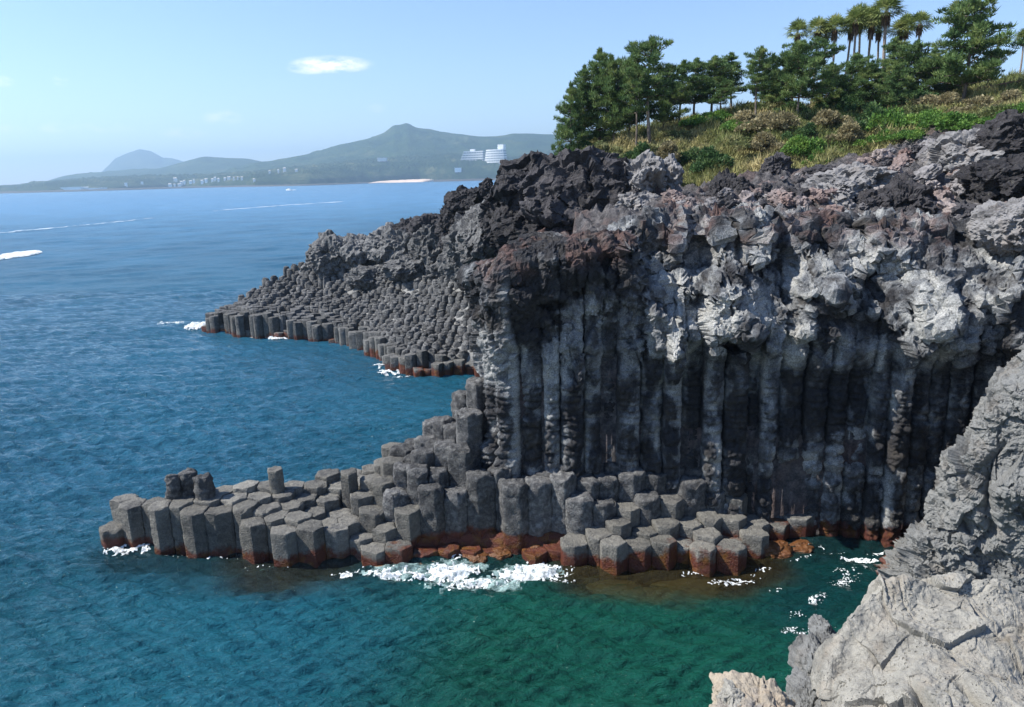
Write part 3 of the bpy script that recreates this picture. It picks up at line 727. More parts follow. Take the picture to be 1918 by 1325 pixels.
# ================================================================== ROCK BUILDERS
def rock_mesh(name, R, sub, seed, mat, rough=.35, lump=.5, gritty=.12, face=.25, mode='lava'):
    """closed rock: icosphere with 3-D noise; R = (rx, ry, rz) metres"""
    Vv, Fc = ico(sub); R = np.array(R, float); rm = R.mean()
    P = Vv*R; S_ = np.array([seed*7.3, seed*3.1, seed*1.7])
    q = P/rm+S_
    F1_, F2_, _ = worley(q*1.25, seed % 50)
    d = lump*.55*perlin(q*1.1, seed)+face*.5*(.55-F1_)
    if mode == 'lava':
        d += (.10+.56*face)*facet(q*1.7+.22*perlin(q*3, seed+5)[:, None], seed+3)+.10*facet(q*5.5+.25*perlin(q*6, seed+5)[:, None], seed+4)+rough*.13*ridged(q*1.5, 4, seed+1, .45)+gritty*.30*fbm(q*5, 4, seed+2)+.05*(.5-worley(q*2.6, seed % 40)[0])-.06*np.abs(perlin(q*1.9, seed+8))
    elif mode == 'flow':
        d += rough*.22*ridged(q*np.array([2.2, 2.2, .9]), 4, seed+1)+gritty*.6*fbm(q*5, 4, seed+2)
    else:
        d += .14*facet(q*1.7+.25*perlin(q*3, seed+5)[:, None], seed+3)+.05*facet(q*5, seed+4)+rough*.20*fbm(q*2.1, 4, seed+1)+gritty*.5*fbm(q*7, 4, seed+2)+.08*np.clip((F2_-F1_)*3, 0, 1)
    P = P*(1+d)[:, None]
    return mesh_from(name, P, Fc, False, None, mat)
_rn = [100]
def rock(name, u, v, Y, ru, rv, ry, mat, label, sub=6, cat='rock', group=None, kind=None, rot=0, mode='lava', **kw):
    """u,v = pixel of its centre, ru/rv its half size in photo pixels at depth Y, ry half depth in metres"""
    c_ = PY(u, v, Y); s_ = Y/FPX*1.03; _rn[0] += 1
    me = rock_mesh(name, (ru*s_, ry, rv*s_), sub, _rn[0], mat, mode=mode, **kw)
    o = obj(name, me, None, label, cat, group, kind, loc=c_)
    o.rotation_euler = (0, rot, _rn[0]*.0)
    return o

# ================================================================== PRISM FIELDS
def voronoi_cells(pts, sp, shrink=.03):
    cells = []
    for i, p in enumerate(pts):
        d = np.hypot(*(pts-p).T); nb = np.where((d < sp*2.3) & (d > 1e-6))[0]
        poly = [p+np.array([math.cos(a), math.sin(a)])*sp*.78 for a in np.linspace(0, 2*PI, 13)[:-1]]
        for j in nb:
            n = pts[j]-p; L_ = np.linalg.norm(n); n = n/L_; h = L_/2-shrink
            new = []
            for a in range(len(poly)):
                A, B = poly[a], poly[(a+1) % len(poly)]; da, db = (A-p)@n-h, (B-p)@n-h
                if da <= 0: new.append(A)
                if (da < 0) != (db < 0) and da != db: new.append(A+(B-A)*(da/(da-db)))
            poly = new
            if len(poly) < 3: break
        if len(poly) >= 4: cells.append(np.array(poly))
        else: cells.append(None)
    return cells
def prism(poly, zb, zt, rs, round_=.12, bev=.07, dome=0, rough=.04, per=.28, dz=.34, tilt=(0, 0), dark=0):
    """one basalt column: ring outline, wall rings, worn edge and slightly dished top"""
    c_ = poly.mean(0); pts = []
    n = len(poly)
    for i in range(n):
        A, B, C_ = poly[i-1], poly[i], poly[(i+1) % n]
        la, lb = np.linalg.norm(B-A), np.linalg.norm(C_-B); r = min(round_, la*.4, lb*.4)
        a, b = B+(A-B)/max(la, 1e-6)*r, B+(C_-B)/max(lb, 1e-6)*r
        pts += [a, (a+b)/2*.6+B*.4]
        m_ = max(1, int((lb-r)/per))
        nxt_r = min(round_, lb*.4, np.linalg.norm(poly[(i+2) % n]-C_)*.4); e = C_+(B-C_)/max(lb, 1e-6)*nxt_r
        for t in np.arange(0, m_)/m_: pts.append(b+(e-b)*t)
    pts = np.array(pts)
    keep = np.r_[True, np.linalg.norm(np.diff(pts, axis=0), axis=1) > 1e-3]; pts = pts[keep]
    k_ = len(pts)
    H_ = zt-zb; nr = max(3, int(H_/dz))
    rings = []
    for t in np.linspace(0, 1, nr+1)[:-1]: rings.append((1.0, zb+(H_-bev)*t))
    size = np.sqrt(np.abs(np.sum(poly[:, 0]*np.roll(poly[:, 1], -1)-np.roll(poly[:, 0], -1)*poly[:, 1]))/2)
    b_ = bev/size*1.6
    rings += [(1.0, zt-bev), (1-b_*.35, zt-bev*.3), (1-b_, zt), (.78, zt+dome*.35), (.52, zt+dome*.75), (.26, zt+dome)]
    V_ = []
    for s_, z in rings: V_.append(np.c_[c_+(pts-c_)*s_, np.full(k_, z)])
    V_ = np.array(V_)
    P = V_.reshape(-1, 3).copy()
    P[:, 2] -= sstep(zt-bev*2-.02, zt-bev*.4, P[:, 2])*bev*2.2*np.clip(perlin(P*np.array([1.7, 1.7, .3])+rs, 19)*2.2-.35, 0, 1)*(np.repeat(np.array([q[0] for q in rings]), k_) > .8)
    zmask = sstep(zt-.9, zt, P[:, 2])
    P[:, 2] += zmask*((P[:, 0]-c_[0])*tilt[0]+(P[:, 1]-c_[1])*tilt[1])
    d = rough*fbm(P*np.array([1.6, 1.6, 1.1])+rs, 3, 5)+rough*1.3*np.abs(perlin(P*np.array([.5, .5, 3.2])+rs, 9))-.05*(np.abs(perlin(P*np.array([.25, .25, 1.5])+rs, 21)) < .035)
    hor = P[:, :2]-c_; hor /= np.linalg.norm(hor, axis=1)[:, None]+1e-6
    P[:, :2] += hor*d[:, None]
    P[:, 2] += zmask*rough*1.5*perlin(P*1.9+rs, 15)+zmask*rough*.9*perlin(P*5+rs, 17)
    nr_ = len(rings)
    top = len(P); P = np.vstack([P, [[c_[0], c_[1], P[(nr_-1)*k_:, 2].mean()]]])
    i = np.arange(nr_*k_).reshape(nr_, k_); j = np.roll(i, -1, axis=1)
    Q = np.stack([i[:-1], j[:-1], j[1:], i[1:]], -1).reshape(-1, 4)
    Tt = np.c_[i[-1], j[-1], np.full(k_, top)]
    return P, Q, Tt
def hexpts(x0, x1, y0, y1, sp, jit, seed, ang=0):
    r = np.random.RandomState(seed); pts = []
    cx, cy = (x0+x1)/2, (y0+y1)/2; R_ = math.hypot(x1-x0, y1-y0)/2+sp
    n = int(R_/sp)+2; ca_, sa_ = math.cos(ang), math.sin(ang)
    for i in range(-n, n+1):
        for j in range(-n, n+1):
            a = (i+.5*(j % 2))*sp+r.uniform(-jit, jit)*sp; b = j*sp*.866+r.uniform(-jit, jit)*sp
            x, y = cx+a*ca_-b*sa_, cy+a*sa_+b*ca_
            if x0 <= x <= x1 and y0 <= y <= y1: pts.append((x, y))
    return np.array(pts)

# ================================================================== NEAR LEDGE
BACK = np.array([(-30, 46.9), (-28.6, 47.2), (-26.6, 47.6), (-22, 47.3), (-20.4, 47.4), (-16.7, 49.2), (-14, 50.0), (-11.8, 50.2), (-8, 51.0), (-5, 51.5), (-3, 51), (-1.5, 48.0), (2, 47), (16, 46.5), (20, 45.5)])
SPN = 1.54
pts = hexpts(-30, 20, 39, 53, SPN, .17, 12, .18)
hp = [PY(*q) for q in [(250, 938, 46.4), (300, 958, 44.6), (400, 948, 45), (480, 985, 43.4), (540, 985, 43.3), (560, 955, 45), (520, 912, 47.6), (600, 900, 49), (640, 955, 46), (600, 1000, 43.4), (625, 1022, 42.9), (690, 1040, 42.6), (700, 985, 44.2), (680, 905, 48), (770, 955, 43.7), (800, 985, 43.0), (845, 905, 45), (850, 975, 43.2), (930, 900, 44.6), (940, 955, 43.4),
      (1020, 890, 44.7), (1060, 905, 44.2), (1000, 950, 43.4), (900, 1015, 42.9), (1010, 1030, 42.7), (850, 1050, 42.6), (1060, 1010, 42.0), (1120, 985, 42.2), (1190, 1000, 42.0), (1170, 905, 45), (1200, 950, 43.8), (1120, 930, 44), (1240, 1030, 41.5), (1300, 1010, 41.8), (1340, 1020, 42), (1400, 1000, 43.5), (1260, 905, 45), (1320, 930, 44.5),
      (745, 838, 50), (800, 815, 50), (850, 780, 49.5), (900, 722, 49), (860, 850, 46), (720, 880, 47.5), (790, 885, 45.8), (700, 872, 50), (655, 890, 50)]]
LH = TPS(np.array(hp), .5)
cellsN = voronoi_cells(pts, SPN, .012)
rsn = np.random.RandomState(5)
led = []
for p, cl in zip(pts, cellsN):
    if cl is None: continue
    x, y = p; fy = front_y(x)+.62; by = np.interp(x, BACK[:, 0], BACK[:, 1])
    if x < -28.6 or x > 19.0 or y < fy-.15 or y > by: continue
    dep = y-fy; row = int(max(0, dep)//1.3)
    z = float(LH(x, y)[0])
    u, v = proj((x, y, z))
    amp = .10 if u < 560 else .30 if u < 760 else .50
    z += rsn.uniform(-1, 1)*amp
    if u < 420: z = float(np.clip(z, 3.05, 3.5))
    if 640 < u < 760 and row == 0: z = min(z, 2.1)
    if 760 < u < 1060 and row == 0: z = rsn.uniform(.35, .85)
    if u >= 1060 and row == 0: z = rsn.uniform(1.2, 2.3)
    if u > 1230 and row == 1: z = min(z, 2.2)+rsn.uniform(-.3, .3)
    if u > 1380: z = min(z, 1.6)
    if 450 < u < 650 and row == 0: z = max(z, 2.3+rsn.uniform(0, .4))
    if u > 900: z = min(z, 5.0+rsn.uniform(-.6, .3))
    z = float(np.clip(z, .3, 12.2))
    led.append([x, y, z, cl, row, u])
# hand-placed features: low block at the tip, the dark trio, the single post
def nearest(u, v, Y, z=None, dz=None):
    q = PY(u, v, Y); i = min(range(len(led)), key=lambda i: (led[i][0]-q[0])**2+(led[i][1]-q[1])**2)
    led[i][2] = z if z is not None else q[2]
    return i
special = {}
tipx = sorted(range(len(led)), key=lambda i: led[i][0])[:3]
for i in tipx:
    led[i][2] = 3.1
for n_, (u, v, Y, lb) in enumerate([(655, 878, 47.9, 'pale broad column rising from the back edge of the near ledge')]):
    i = nearest(u, v, Y)
    if i in special: continue
    special[i] = lb
zonefront = [(i, l) for i, l in enumerate(led) if l[4] == 0 and i not in special]
zonefront.sort(key=lambda t: t[1][0]); frank = {i: n for n, (i, l) in enumerate(zonefront)}
rows = {}
for i, l in enumerate(led):
    if i in special or i in frank: continue
    rows.setdefault(l[4], []).append((l[0], i))
rank = {}
for r_, L_ in rows.items():
    for n_, (x, i) in enumerate(sorted(L_)): rank[i] = (r_, n_)
for i, (x, y, z, cl, row, u) in enumerate(led):
    sp_ = i in special
    cent = cl.mean(0)
    sc_ = 1.0
    if sp_: sc_ = .66 if 'post' in special[i] else .78
    rough_zone = u > 740 and z > 3.4
    cl2 = cent+(cl-cent)*sc_
    P, Q, Tt = prism(cl2, -2.6, z, i*3.7, round_=.05 if not rough_zone else .10, bev=.05+.04*rsn.rand()+(.09 if rough_zone else 0), dome=rsn.uniform(-.05, .03) if not rough_zone else rsn.uniform(-.03, .08), rough=.035 if not rough_zone else .11, per=.22, dz=.24, tilt=(rsn.normal()*.035, rsn.normal()*.035-.02))
    if sc_ < 1: pass
    me = mesh_from('basalt_column', P, [Q, Tt], True, None, MAT_LEDGE_ROUGH if (rough_zone or (sp_ and 'dark' in special[i])) else MAT_LEDGE)
    hgt = 'red weed-covered' if z < 1.1 else 'low' if z < 2.0 else 'flat-topped' if z < 3.8 else 'tall' if z < 6 else 'very tall'
    if sp_: lb = special[i]
    elif i in frank: lb = '%s column, %s from the seaward tip in the front row of near ledge' % (hgt, ordw(frank[i]+1))
    else:
        r_, n_ = rank[i]; lb = '%s column, %s from seaward tip in the %s row back on near ledge' % (hgt, ordw(n_+1), ordw(r_+1))
    obj('basalt_column', me, label=lb, cat='rock column', kind='thing', group='hexagonal basalt columns of the near ledge')
    if sc_ < 1:   # the ledge floor round the stump
        pass
for u, vt, Y, wr, lb in [(322, 893, 46.3, .56, 'left one of three dark rounded stumps standing on the flat ledge tip'), (351, 886, 46.9, .66, 'middle one of three dark rounded stumps standing on the flat ledge tip'), (379, 893, 46.2, .66, 'right one of three dark rounded stumps standing on the flat ledge tip'), (515, 878, 47.3, .52, 'single upright basalt post rising alone from the back of the near ledge'), (213, 985, 46.2, .95, 'low squat block at the seaward tip of the near ledge')]:
    q = PY(u, vt, Y); a0 = rsn.uniform(0, 1)
    pl = np.array([[q[0]+wr*math.cos(a0+a)*rsn.uniform(.9, 1.1), q[1]+wr*math.sin(a0+a)*rsn.uniform(.9, 1.1)] for a in np.linspace(0, 2*PI, 7)[:-1]])
    dk = 'dark' in lb
    P, Q, Tt = prism(pl, 1.5 if vt < 950 else -2.6, q[2], u*1.1, round_=.16 if dk else .07, bev=.16 if dk else .07, dome=.18 if dk else 0, rough=.14 if dk else .04, per=.15, dz=.2)
    obj('basalt_column', mesh_from('basalt_column', P, [Q, Tt], True, None, MAT_LEDGE_ROUGH if dk else MAT_LEDGE), label=lb, cat='rock column', kind='thing', group='hexagonal basalt columns of the near ledge')
# floor filling the gaps and carrying the narrow stumps
fg = np.array([(l[0], l[1], min(l[2], 8)) for l in led])
def floor_mesh(name, path_poly_front, back, fz, mat, x0, x1, step=.3):
    gx, gt = np.meshgrid(np.arange(x0, x1, step), np.linspace(0, 1, 26), indexing='ij')
    fy = path_poly_front(gx)+.9; by = back(gx); gy = fy+(by-fy)*gt
    z = fz(gx.ravel(), gy.ravel()); e = np.minimum(gt, 1-gt).ravel()
    z = z-3.5*(1-sstep(0, .10, e))
    return mesh_from(name, np.c_[gx.ravel(), gy.ravel(), z], gridfaces(gx.shape[0], gx.shape[1]), True, None, mat)
def nf(x, y):
    z = np.full(len(x), 9.)
    zz_ = np.zeros(len(x)); ww = np.zeros(len(x))
    for a, b, c2 in fg:
        wgt = np.exp(-((x-a)**2+(y-b)**2)/2.2); zz_ += wgt*c2; ww += wgt
    return np.clip(zz_/(ww+1e-6), 0, 3.2)-1.5-.35*np.abs(perlin(np.c_[x, y, x*0], 3))-.9*sstep(2.0, 5, zz_/(ww+1e-6))
obj('ledge_base', floor_mesh('ledge_base', front_y, lambda x: np.interp(x, BACK[:, 0], BACK[:, 1])-.4, nf, MAT_LEDGE_ROUGH, -27.5, 18.5), kind='structure')
# submerged and awash red rocks in front of the ledge
krd = M('red weed rock', .35); krd.out(krd.mix(krd.noise(2.2, 5), (.10, .03, .014), (.13, .065, .02)), krd.bump(krd.noise(3, 7, .7), .12, 1))
MAT_RED = krd.m
for n_, (u, v, ru, rv, ry, dz, lb) in enumerate([(890, 1045, 34, 14, .8, .15, 'orange-brown weed-covered rock awash in the surf, largest of the middle group'), (935, 1040, 26, 12, .7, .2, 'red weed-covered rock in the surf between two awash rocks'), (720, 1068, 40, 14, .8, .1, 'flat orange-topped rock awash below the stepped ledge'), (790, 1060, 36, 13, .7, .05, 'flat orange-topped rock awash just left of the white surf'), (1010, 1035, 30, 16, .7, .3, 'red rounded rock at the right end of the white surf'),
      (1150, 1098, 60, 10, 1.1, -.25, 'submerged brown rock shelf left of the two below the ledge'), (1290, 1098, 70, 10, 1.1, -.22, 'submerged orange rock shelf right of the two below the ledge'), (1220, 1104, 50, 8, .8, -.35, 'small submerged brown rock between two drowned shelves'), (925, 1135, 9, 4, .2, -.05, 'tiny dark rock breaking the surface in the white surf'), (1450, 1035, 30, 16, .9, .3, 'wet dark red rock in the shade right of the ledge end'), (1500, 1025, 26, 12, .8, .1, 'wet dark red rock at the mouth of the shaded cove'), (870, 1090, 30, 6, .6, -.1, 'low brown rock under the surf at the middle of the ledge')]):
    q = Pz(u, v, 0); s_ = q[1]/FPX*1.05; _rn[0] += 1
    me = rock_mesh('weedy_rock', (ru*s_, ry, rv*s_*.9), 4, _rn[0], MAT_RED, rough=.25, lump=.4, gritty=.08, face=.3, mode='smooth')
    obj('weedy_rock', me, None, lb, 'rock', 'weed-covered rocks at the waterline', loc=(q[0], q[1], dz-.1))

# ================================================================== FAR LEDGE
fpts = [PY(*q) for q in [(390, 590, 121), (430, 578, 121), (470, 585, 116), (560, 600, 111), (650, 615, 107), (700, 634, 100), (740, 658, 92), (800, 664, 88.5), (890, 666, 88),
        (450, 560, 126), (550, 562, 121), (650, 572, 116), (750, 585, 106), (850, 610, 96), (600, 520, 129), (700, 512, 125), (800, 530, 113), (870, 545, 103), (910, 575, 95), (800, 620, 96),
        (500, 515, 133), (560, 485, 134), (600, 470, 134), (650, 475, 130), (720, 470, 127), (800, 470, 119), (870, 480, 110), (930, 500, 100), (960, 520, 92)]]
FH = TPS(np.array(fpts), .5)
FFRONT = np.array([(-53, 121), (-50.4, 119.2), (-43, 114.8), (-36.1, 111.5), (-30, 109), (-25.2, 106.4), (-21.5, 102.5), (-19.1, 98.5), (-17.0, 93.5), (-15.2, 89.5), (-12, 87.4), (-8, 86.6), (-4.6, 86.4), (0, 86)])
def ffy(x): return np.interp(x, FFRONT[:, 0], FFRONT[:, 1])
SPF = 1.42
pf = hexpts(-54, 2, 84, 142, SPF, .18, 33, .3)
cf = voronoi_cells(pf, SPF, .03)
fl = []; rsf = np.random.RandomState(9)
for p, cl in zip(pf, cf):
    if cl is None: continue
    x, y = p
    if y < ffy(x)+.6: continue
    bx = np.interp(y, [118, 122, 130, 136, 142], [-53, -51, -44, -36, -28])
    if x < bx-.5 or y > 136+ (x+36)*0 or (x > -20 and y > 134-(x+20)*1.3): continue
    fl.append([x, y, cl])
fa = np.array([(a[0], a[1]) for a in fl])
zf = np.minimum(FH(fa[:, 0], fa[:, 1]), 13.5)
vb, fq, ft = [], [], []; off = 0; nf_ = 0; frontcells = []
for i, (x, y, cl) in enumerate(fl):
    # front row = within ~1.9 m of the seaward outline
    dd = np.min(np.hypot(FFRONT[:, 0][:, None]*0+x-np.interp(np.linspace(0, 1, 240), np.linspace(0, 1, len(FFRONT)), FFRONT[:, 0])[None], y-np.interp(np.linspace(0, 1, 240), np.linspace(0, 1, len(FFRONT)), FFRONT[:, 1])[None]))
    z = float(zf[i])
    isf = dd < 2.1
    if isf: z = max(z, 2.1)+rsf.uniform(-.3, .3); z = z if rsf.rand() > .16 else rsf.uniform(.7, 1.7)
    else: z = z+rsf.uniform(-.26, .22)+.5*perlin(np.array([[x/5, y/5, 0]]), 60)[0]+(.9 if z > 5 else .3)*perlin(np.array([[x/2.6, y/2.6, 0]]), 61)[0]
    z = max(z, .4)
    u, v = proj((x, y, z))
    stub = (not isf) and u > 640 or z > 4.5
    cent = cl.mean(0); cl2 = cent+(cl-cent)*(1.0 if not stub else rsf.uniform(.80, .97))
    P, Q, Tt = prism(cl2, -1.5, z, i*1.9, round_=.08 if not stub else .3, bev=.07 if not stub else .22, dome=rsf.uniform(-.04, .02) if not stub else rsf.uniform(.05, .35), rough=.04 if not stub else .13, per=.5, dz=.6 if isf else 1.2, tilt=(rsf.normal()*.05, rsf.normal()*.05-.03))
    if isf: frontcells.append((x, y, z, P, Q, Tt)); continue
    vb.append(P); fq.append(Q+off); ft.append(Tt+off); off += len(P)
frontcells.sort(key=lambda t: t[0])
for n_, (x, y, z, P, Q, Tt) in enumerate(frontcells):
    obj('basalt_column', mesh_from('basalt_column', P, [Q, Tt], True, None, MAT_FARF), label='%s column, %s from the seaward tip in the front row of far ledge' % ('low broken' if z < 1.8 else 'dark upright', ordw(n_+1)), cat='rock column', kind='thing', group='basalt columns along the front of the far ledge')
obj('column_field', mesh_from('column_field', np.vstack(vb), [np.vstack(fq), np.vstack(ft)], True, None, MAT_FAR), label='honeycomb of hundreds of worn column tops on the far ledge', cat='rock columns', kind='stuff')
# pale matrix between the stubs
kk = M('pale joint fill'); kk.out(kk.mix(kk.noise(2, 5), (.08, .08, .08), (.30, .30, .29)), kk.bump(kk.noise(4, 6), .1, 1)); MAT_FILL = kk.m
gx, gy = np.meshgrid(np.arange(-52, 3, .55), np.arange(86, 142, .55), indexing='ij'); gx1_, gy1_ = gx.ravel(), gy.ravel()
bxv = np.interp(gy1_, [118, 122, 130, 136, 142], [-53, -51, -44, -36, -28])
zz_ = np.minimum(FH(gx1_, gy1_), 13.5)-.62+.35*perlin(np.c_[gx1_/4, gy1_/4, gx1_*0], 62)+.14*perlin(np.c_[gx1_, gy1_, gx1_*0], 63)
zz_ = zz_-6*(1-sstep(1.2, 2.6, gy1_-ffy(gx1_)))-6*(1-sstep(1, 2.5, gx1_-bxv))-1.0*(1-sstep(-32, -20, gx1_+.3*(gy1_-110)))
obj('ledge_base', mesh_from('ledge_base', np.c_[gx1_, gy1_, zz_], gridfaces(*gx.shape), True, None, MAT_FILL), kind='structure')
# ridge of rough lava along its back
RG = 'lava outcrops along the back of the far ledge'
for a in [
    (625, 480, 131, 42, 36, 4.5, 'jagged dark outcrop at the seaward end of the far ridge', 5), (598, 505, 134, 26, 24, 3, 'small low lava lump at the seaward foot of the far ridge', 5), (675, 478, 129, 40, 34, 4.5, 'dark lava outcrop just landward of the jagged seaward one', 5),
    (728, 462, 127, 40, 32, 4, 'low lava outcrop on the middle of the far ridge', 5), (765, 470, 124, 46, 44, 4, 'grey-sided lava outcrop below the twin knobs of the far ridge', 5), (765, 432, 124, 22, 20, 2, 'small dark knob on the skyline, left of the pair', 5), (797, 428, 122, 30, 24, 3, 'dark knob on the skyline, right of the pair', 5),
    (820, 470, 119, 46, 50, 5, 'broad grey lava shoulder under the skyline knobs', 5), (862, 430, 113, 38, 44, 4, 'tall lava outcrop left of the big rounded knob', 6), (872, 385, 108, 30, 28, 3, 'big rounded brown knob on the ridge skyline', 6), (905, 400, 104, 38, 36, 4, 'dark lava block between the rounded knob and the great outcrop', 6), (912, 352, 101, 14, 13, 1.2, 'small round boulder perched on the skyline beside the great outcrop', 5),
    (925, 455, 82, 56, 60, 6, 'dark lava buttress between the far ledge and the great outcrop', 6), (900, 470, 102, 60, 54, 5, 'grey ribbed rock face under the ridge', 6), (950, 480, 92, 50, 50, 5, 'pale ribbed rock face at the foot of the great outcrop', 6), (840, 510, 113, 36, 22, 3, 'low broken rock step in the middle of the far ledge', 5), (700, 520, 123, 44, 22, 3, 'low dark rock step in the seaward half of the far ledge', 5), (770, 505, 118, 40, 22, 3, 'low grey rock step between two others on the far ledge', 5)]:
    u, v, Y, ru, rv, ry, lb, sub = a
    rock('lava_outcrop', u, v, Y, ru, rv, ry, MAT_FAR if v > 440 else MAT_LAVA, lb, sub, 'rock', RG, mode='flow' if 'ribbed' in lb else 'lava', rough=.7, lump=.6, gritty=.16)
# ================================================================== GREAT OUTCROP
OG = 'dark lava outcrops above the cliff'
for a in [
    (1078, 392, 70, 118, 94, 7, 'great black lava outcrop humped against the far hills', 7), (960, 395, 73, 55, 62, 5, 'left shoulder of lava under the great black outcrop', 6), (1010, 350, 75, 66, 50, 5, 'sloping black lava flank on the seaward side of the great outcrop', 6), (1140, 385, 68, 66, 64, 5, 'black lava bulge on the landward side of the great outcrop', 6), (1000, 440, 68, 70, 45, 4, 'reddish lava mass under the overhang of the great outcrop', 6), (1110, 430, 66, 80, 42, 4, 'dark lava base between the great outcrop and the cliff edge', 6),
    (1208, 345, 66, 38, 44, 3, 'grey upright lava block beside the bushes', 6), (1252, 335, 66, 20, 34, 2, 'narrow grey lava pinnacle right of the upright block', 5), (1190, 400, 63, 60, 32, 3.5, 'broken grey lava ground below the upright block', 6),
    (1365, 368, 60, 34, 34, 2.4, 'dark pointed lava boulder below the grass, left of the centre', 6), (1395, 385, 58, 34, 30, 2.4, 'dark lava boulder leaning on the pointed one', 6), (1320, 430, 53, 50, 22, 2.4, 'tan-topped rock slab over the dark hollow', 6), (1452, 318, 64, 22, 22, 1.6, 'small dark lava knob at the lower edge of the grass', 5),
    (1600, 350, 58, 66, 34, 3, 'long grey lava hump in the middle of the boulder slope', 6), (1540, 375, 56, 40, 30, 2.4, 'purple-grey lava hump left of the long grey hump', 6), (1690, 395, 53, 38, 46, 2.6, 'brown rounded lava tower on the boulder slope', 6), (1640, 385, 54, 34, 26, 2, 'small lava hump between the long hump and the brown tower', 5), (1480, 390, 55, 34, 34, 2.2, 'dark rough lava stump at the left of the boulder slope', 6), (1430, 420, 53, 34, 30, 2.2, 'charcoal lava knob at the cliff edge', 6), (1810, 300, 58, 60, 42, 3.5, 'steep grey lava crag below the bushes on the right', 6), (1890, 275, 56, 56, 50, 3.5, 'black lava crag at the right edge under the bushes', 6), (1880, 345, 52, 60, 42, 3.2, 'dark tilted lava slab at the right edge of the slope', 6), (1540, 325, 61, 30, 12, 1.5, 'low reddish rock patch in the yellow grass', 5), (1890, 425, 46, 50, 45, 3, 'smooth pale rock dome at the right edge above the cliff', 6)]:
    u, v, Y, ru, rv, ry, lb, sub = a
    mat = MAT_MID if 'grey' in lb or 'purple' in lb or 'pale rock' in lb else MAT_PALE if 'pale' in lb or 'tan' in lb else MAT_LAVA
    rock('lava_outcrop', u, v, Y, ru, rv, ry, mat, lb, sub, 'rock', OG, rough=.8 if 'great black lava outcrop humped' not in lb else .6, lump=.55 if 'humped' not in lb else .25, face=.25 if 'humped' not in lb else .12, gritty=.2, mode='smooth' if 'smooth' in lb else 'lava')

# ================================================================== NEAR RIGHT ROCK and FOREGROUND BOULDERS
def sheet_from(ctrl, n1, n2, disp, name, mat, label, cat='rock'):
    """ctrl[i][j] = world point; bicubic resample, then displaced along its normal by disp(P, a, b)"""
    C = np.array(ctrl, float)
    A = np.array([catmull(C[i], n2) for i in range(C.shape[0])])
    B = np.array([catmull(A[:, j], n1) for j in range(n2)]).transpose(1, 0, 2)
    N_ = gridnormals(B)
    mid = B[n1//2, n2//2]
    if (EYE-mid) @ N_[n1//2, n2//2] < 0: N_ = -N_
    a, b = np.meshgrid(np.linspace(0, C.shape[0]-1, n1), np.linspace(0, C.shape[1]-1, n2), indexing='ij')
    D = disp(B.reshape(-1, 3), a.ravel(), b.ravel()).reshape(n1, n2)
    e = sstep(0, .2, b)*sstep(0, .2, a)*(.08+.92*sstep(2.4, 4.6, b) if name == 'sea_cliff' else 1)
    B = B+N_*D[..., None]
    me = mesh_from(name, B.reshape(-1, 3), gridfaces(n1, n2), False, None, mat)
    return obj(name, me, None, label, cat, kind='thing')
rowsR = []
for v, uL, Y in [(560, 2080, 37), (620, 1990, 37), (690, 1902, 37.5), (740, 1850, 37.5), (820, 1806, 37.8), (870, 1772, 38), (960, 1756, 38.2), (992, 1748, 38.6), (1012, 1718, 39), (1050, 1690, 39.4), (1090, 1676, 39.2), (1150, 1672, 38.4), (1240, 1660, 37)]:
    rowsR.append([PY(uL+110, v, Y+9), PY(uL+26, v, Y+3.0), PY(uL, v, Y), PY(uL+28, v, Y-2.2), PY(uL+80, v, Y-3.4), PY(uL+150, v, Y-4.2), PY(uL+230, v, Y-5.2), PY(uL+330, v, Y-5.8), PY(uL+480, v, Y-6)])
def dR(P, a, b):
    low = sstep(6.2, 8.0, a+.8*perlin(P*.3, 201))*(1-sstep(4.2, 5.5, b))
    F1_, F2_, _ = worley(P*.32, 11)
    d = .7*(.55-F1_)+.5*perlin(P*.22, 202)+.20*fbm(P*.7, 4, 203)
    d += low*(.45*ridged(P*.9, 5, 205)+.5*(.5-worley(P*1.3, 13)[0]))
    Pq = P+.3*perlin(P*.8, 235)[:, None]
    d += .50*facet(Pq*.38, 240)+.22*facet(Pq*1.2, 241)+.07*facet(Pq*3.5, 242)
    d += .12*fbm(P*3.2, 3, 207)-.55*np.exp(-((b-4.3-.3*np.sin(a))/.16)**2)*sstep(3.5, 5, a)
    return d
sheet_from(rowsR, 560, 520, dR, 'sea_cliff', MAT_GREY, 'pale grey pitted sea cliff at the right edge behind the foreground boulder', 'cliff')
for u, v, Y, ru, rv, ry, lb in [(1712, 1068, 38.2, 34, 34, 1.3, 'pitted dark grey rock lowest at the waterline foot of the pale sea cliff'), (1752, 1022, 37.6, 36, 38, 1.4, 'pitted grey rock above the waterline rock at the sea cliff foot'), (1800, 1055, 36.4, 48, 44, 1.4, 'rough grey knob between the sea cliff foot and foreground boulder'), (1772, 960, 37.6, 28, 44, 1.2, 'narrow pitted rock rib on the left edge of the sea cliff'), (1880, 1075, 35.2, 50, 40, 1.4, 'brownish pitted rock right behind the top of the foreground boulder')]:
    rock('sea_rock', u, v, Y, ru, rv, ry, MAT_GREY, lb, 6, 'rock', 'pitted rocks at the foot of the sea cliff', rough=.8, lump=.5, gritty=.25, face=.15)
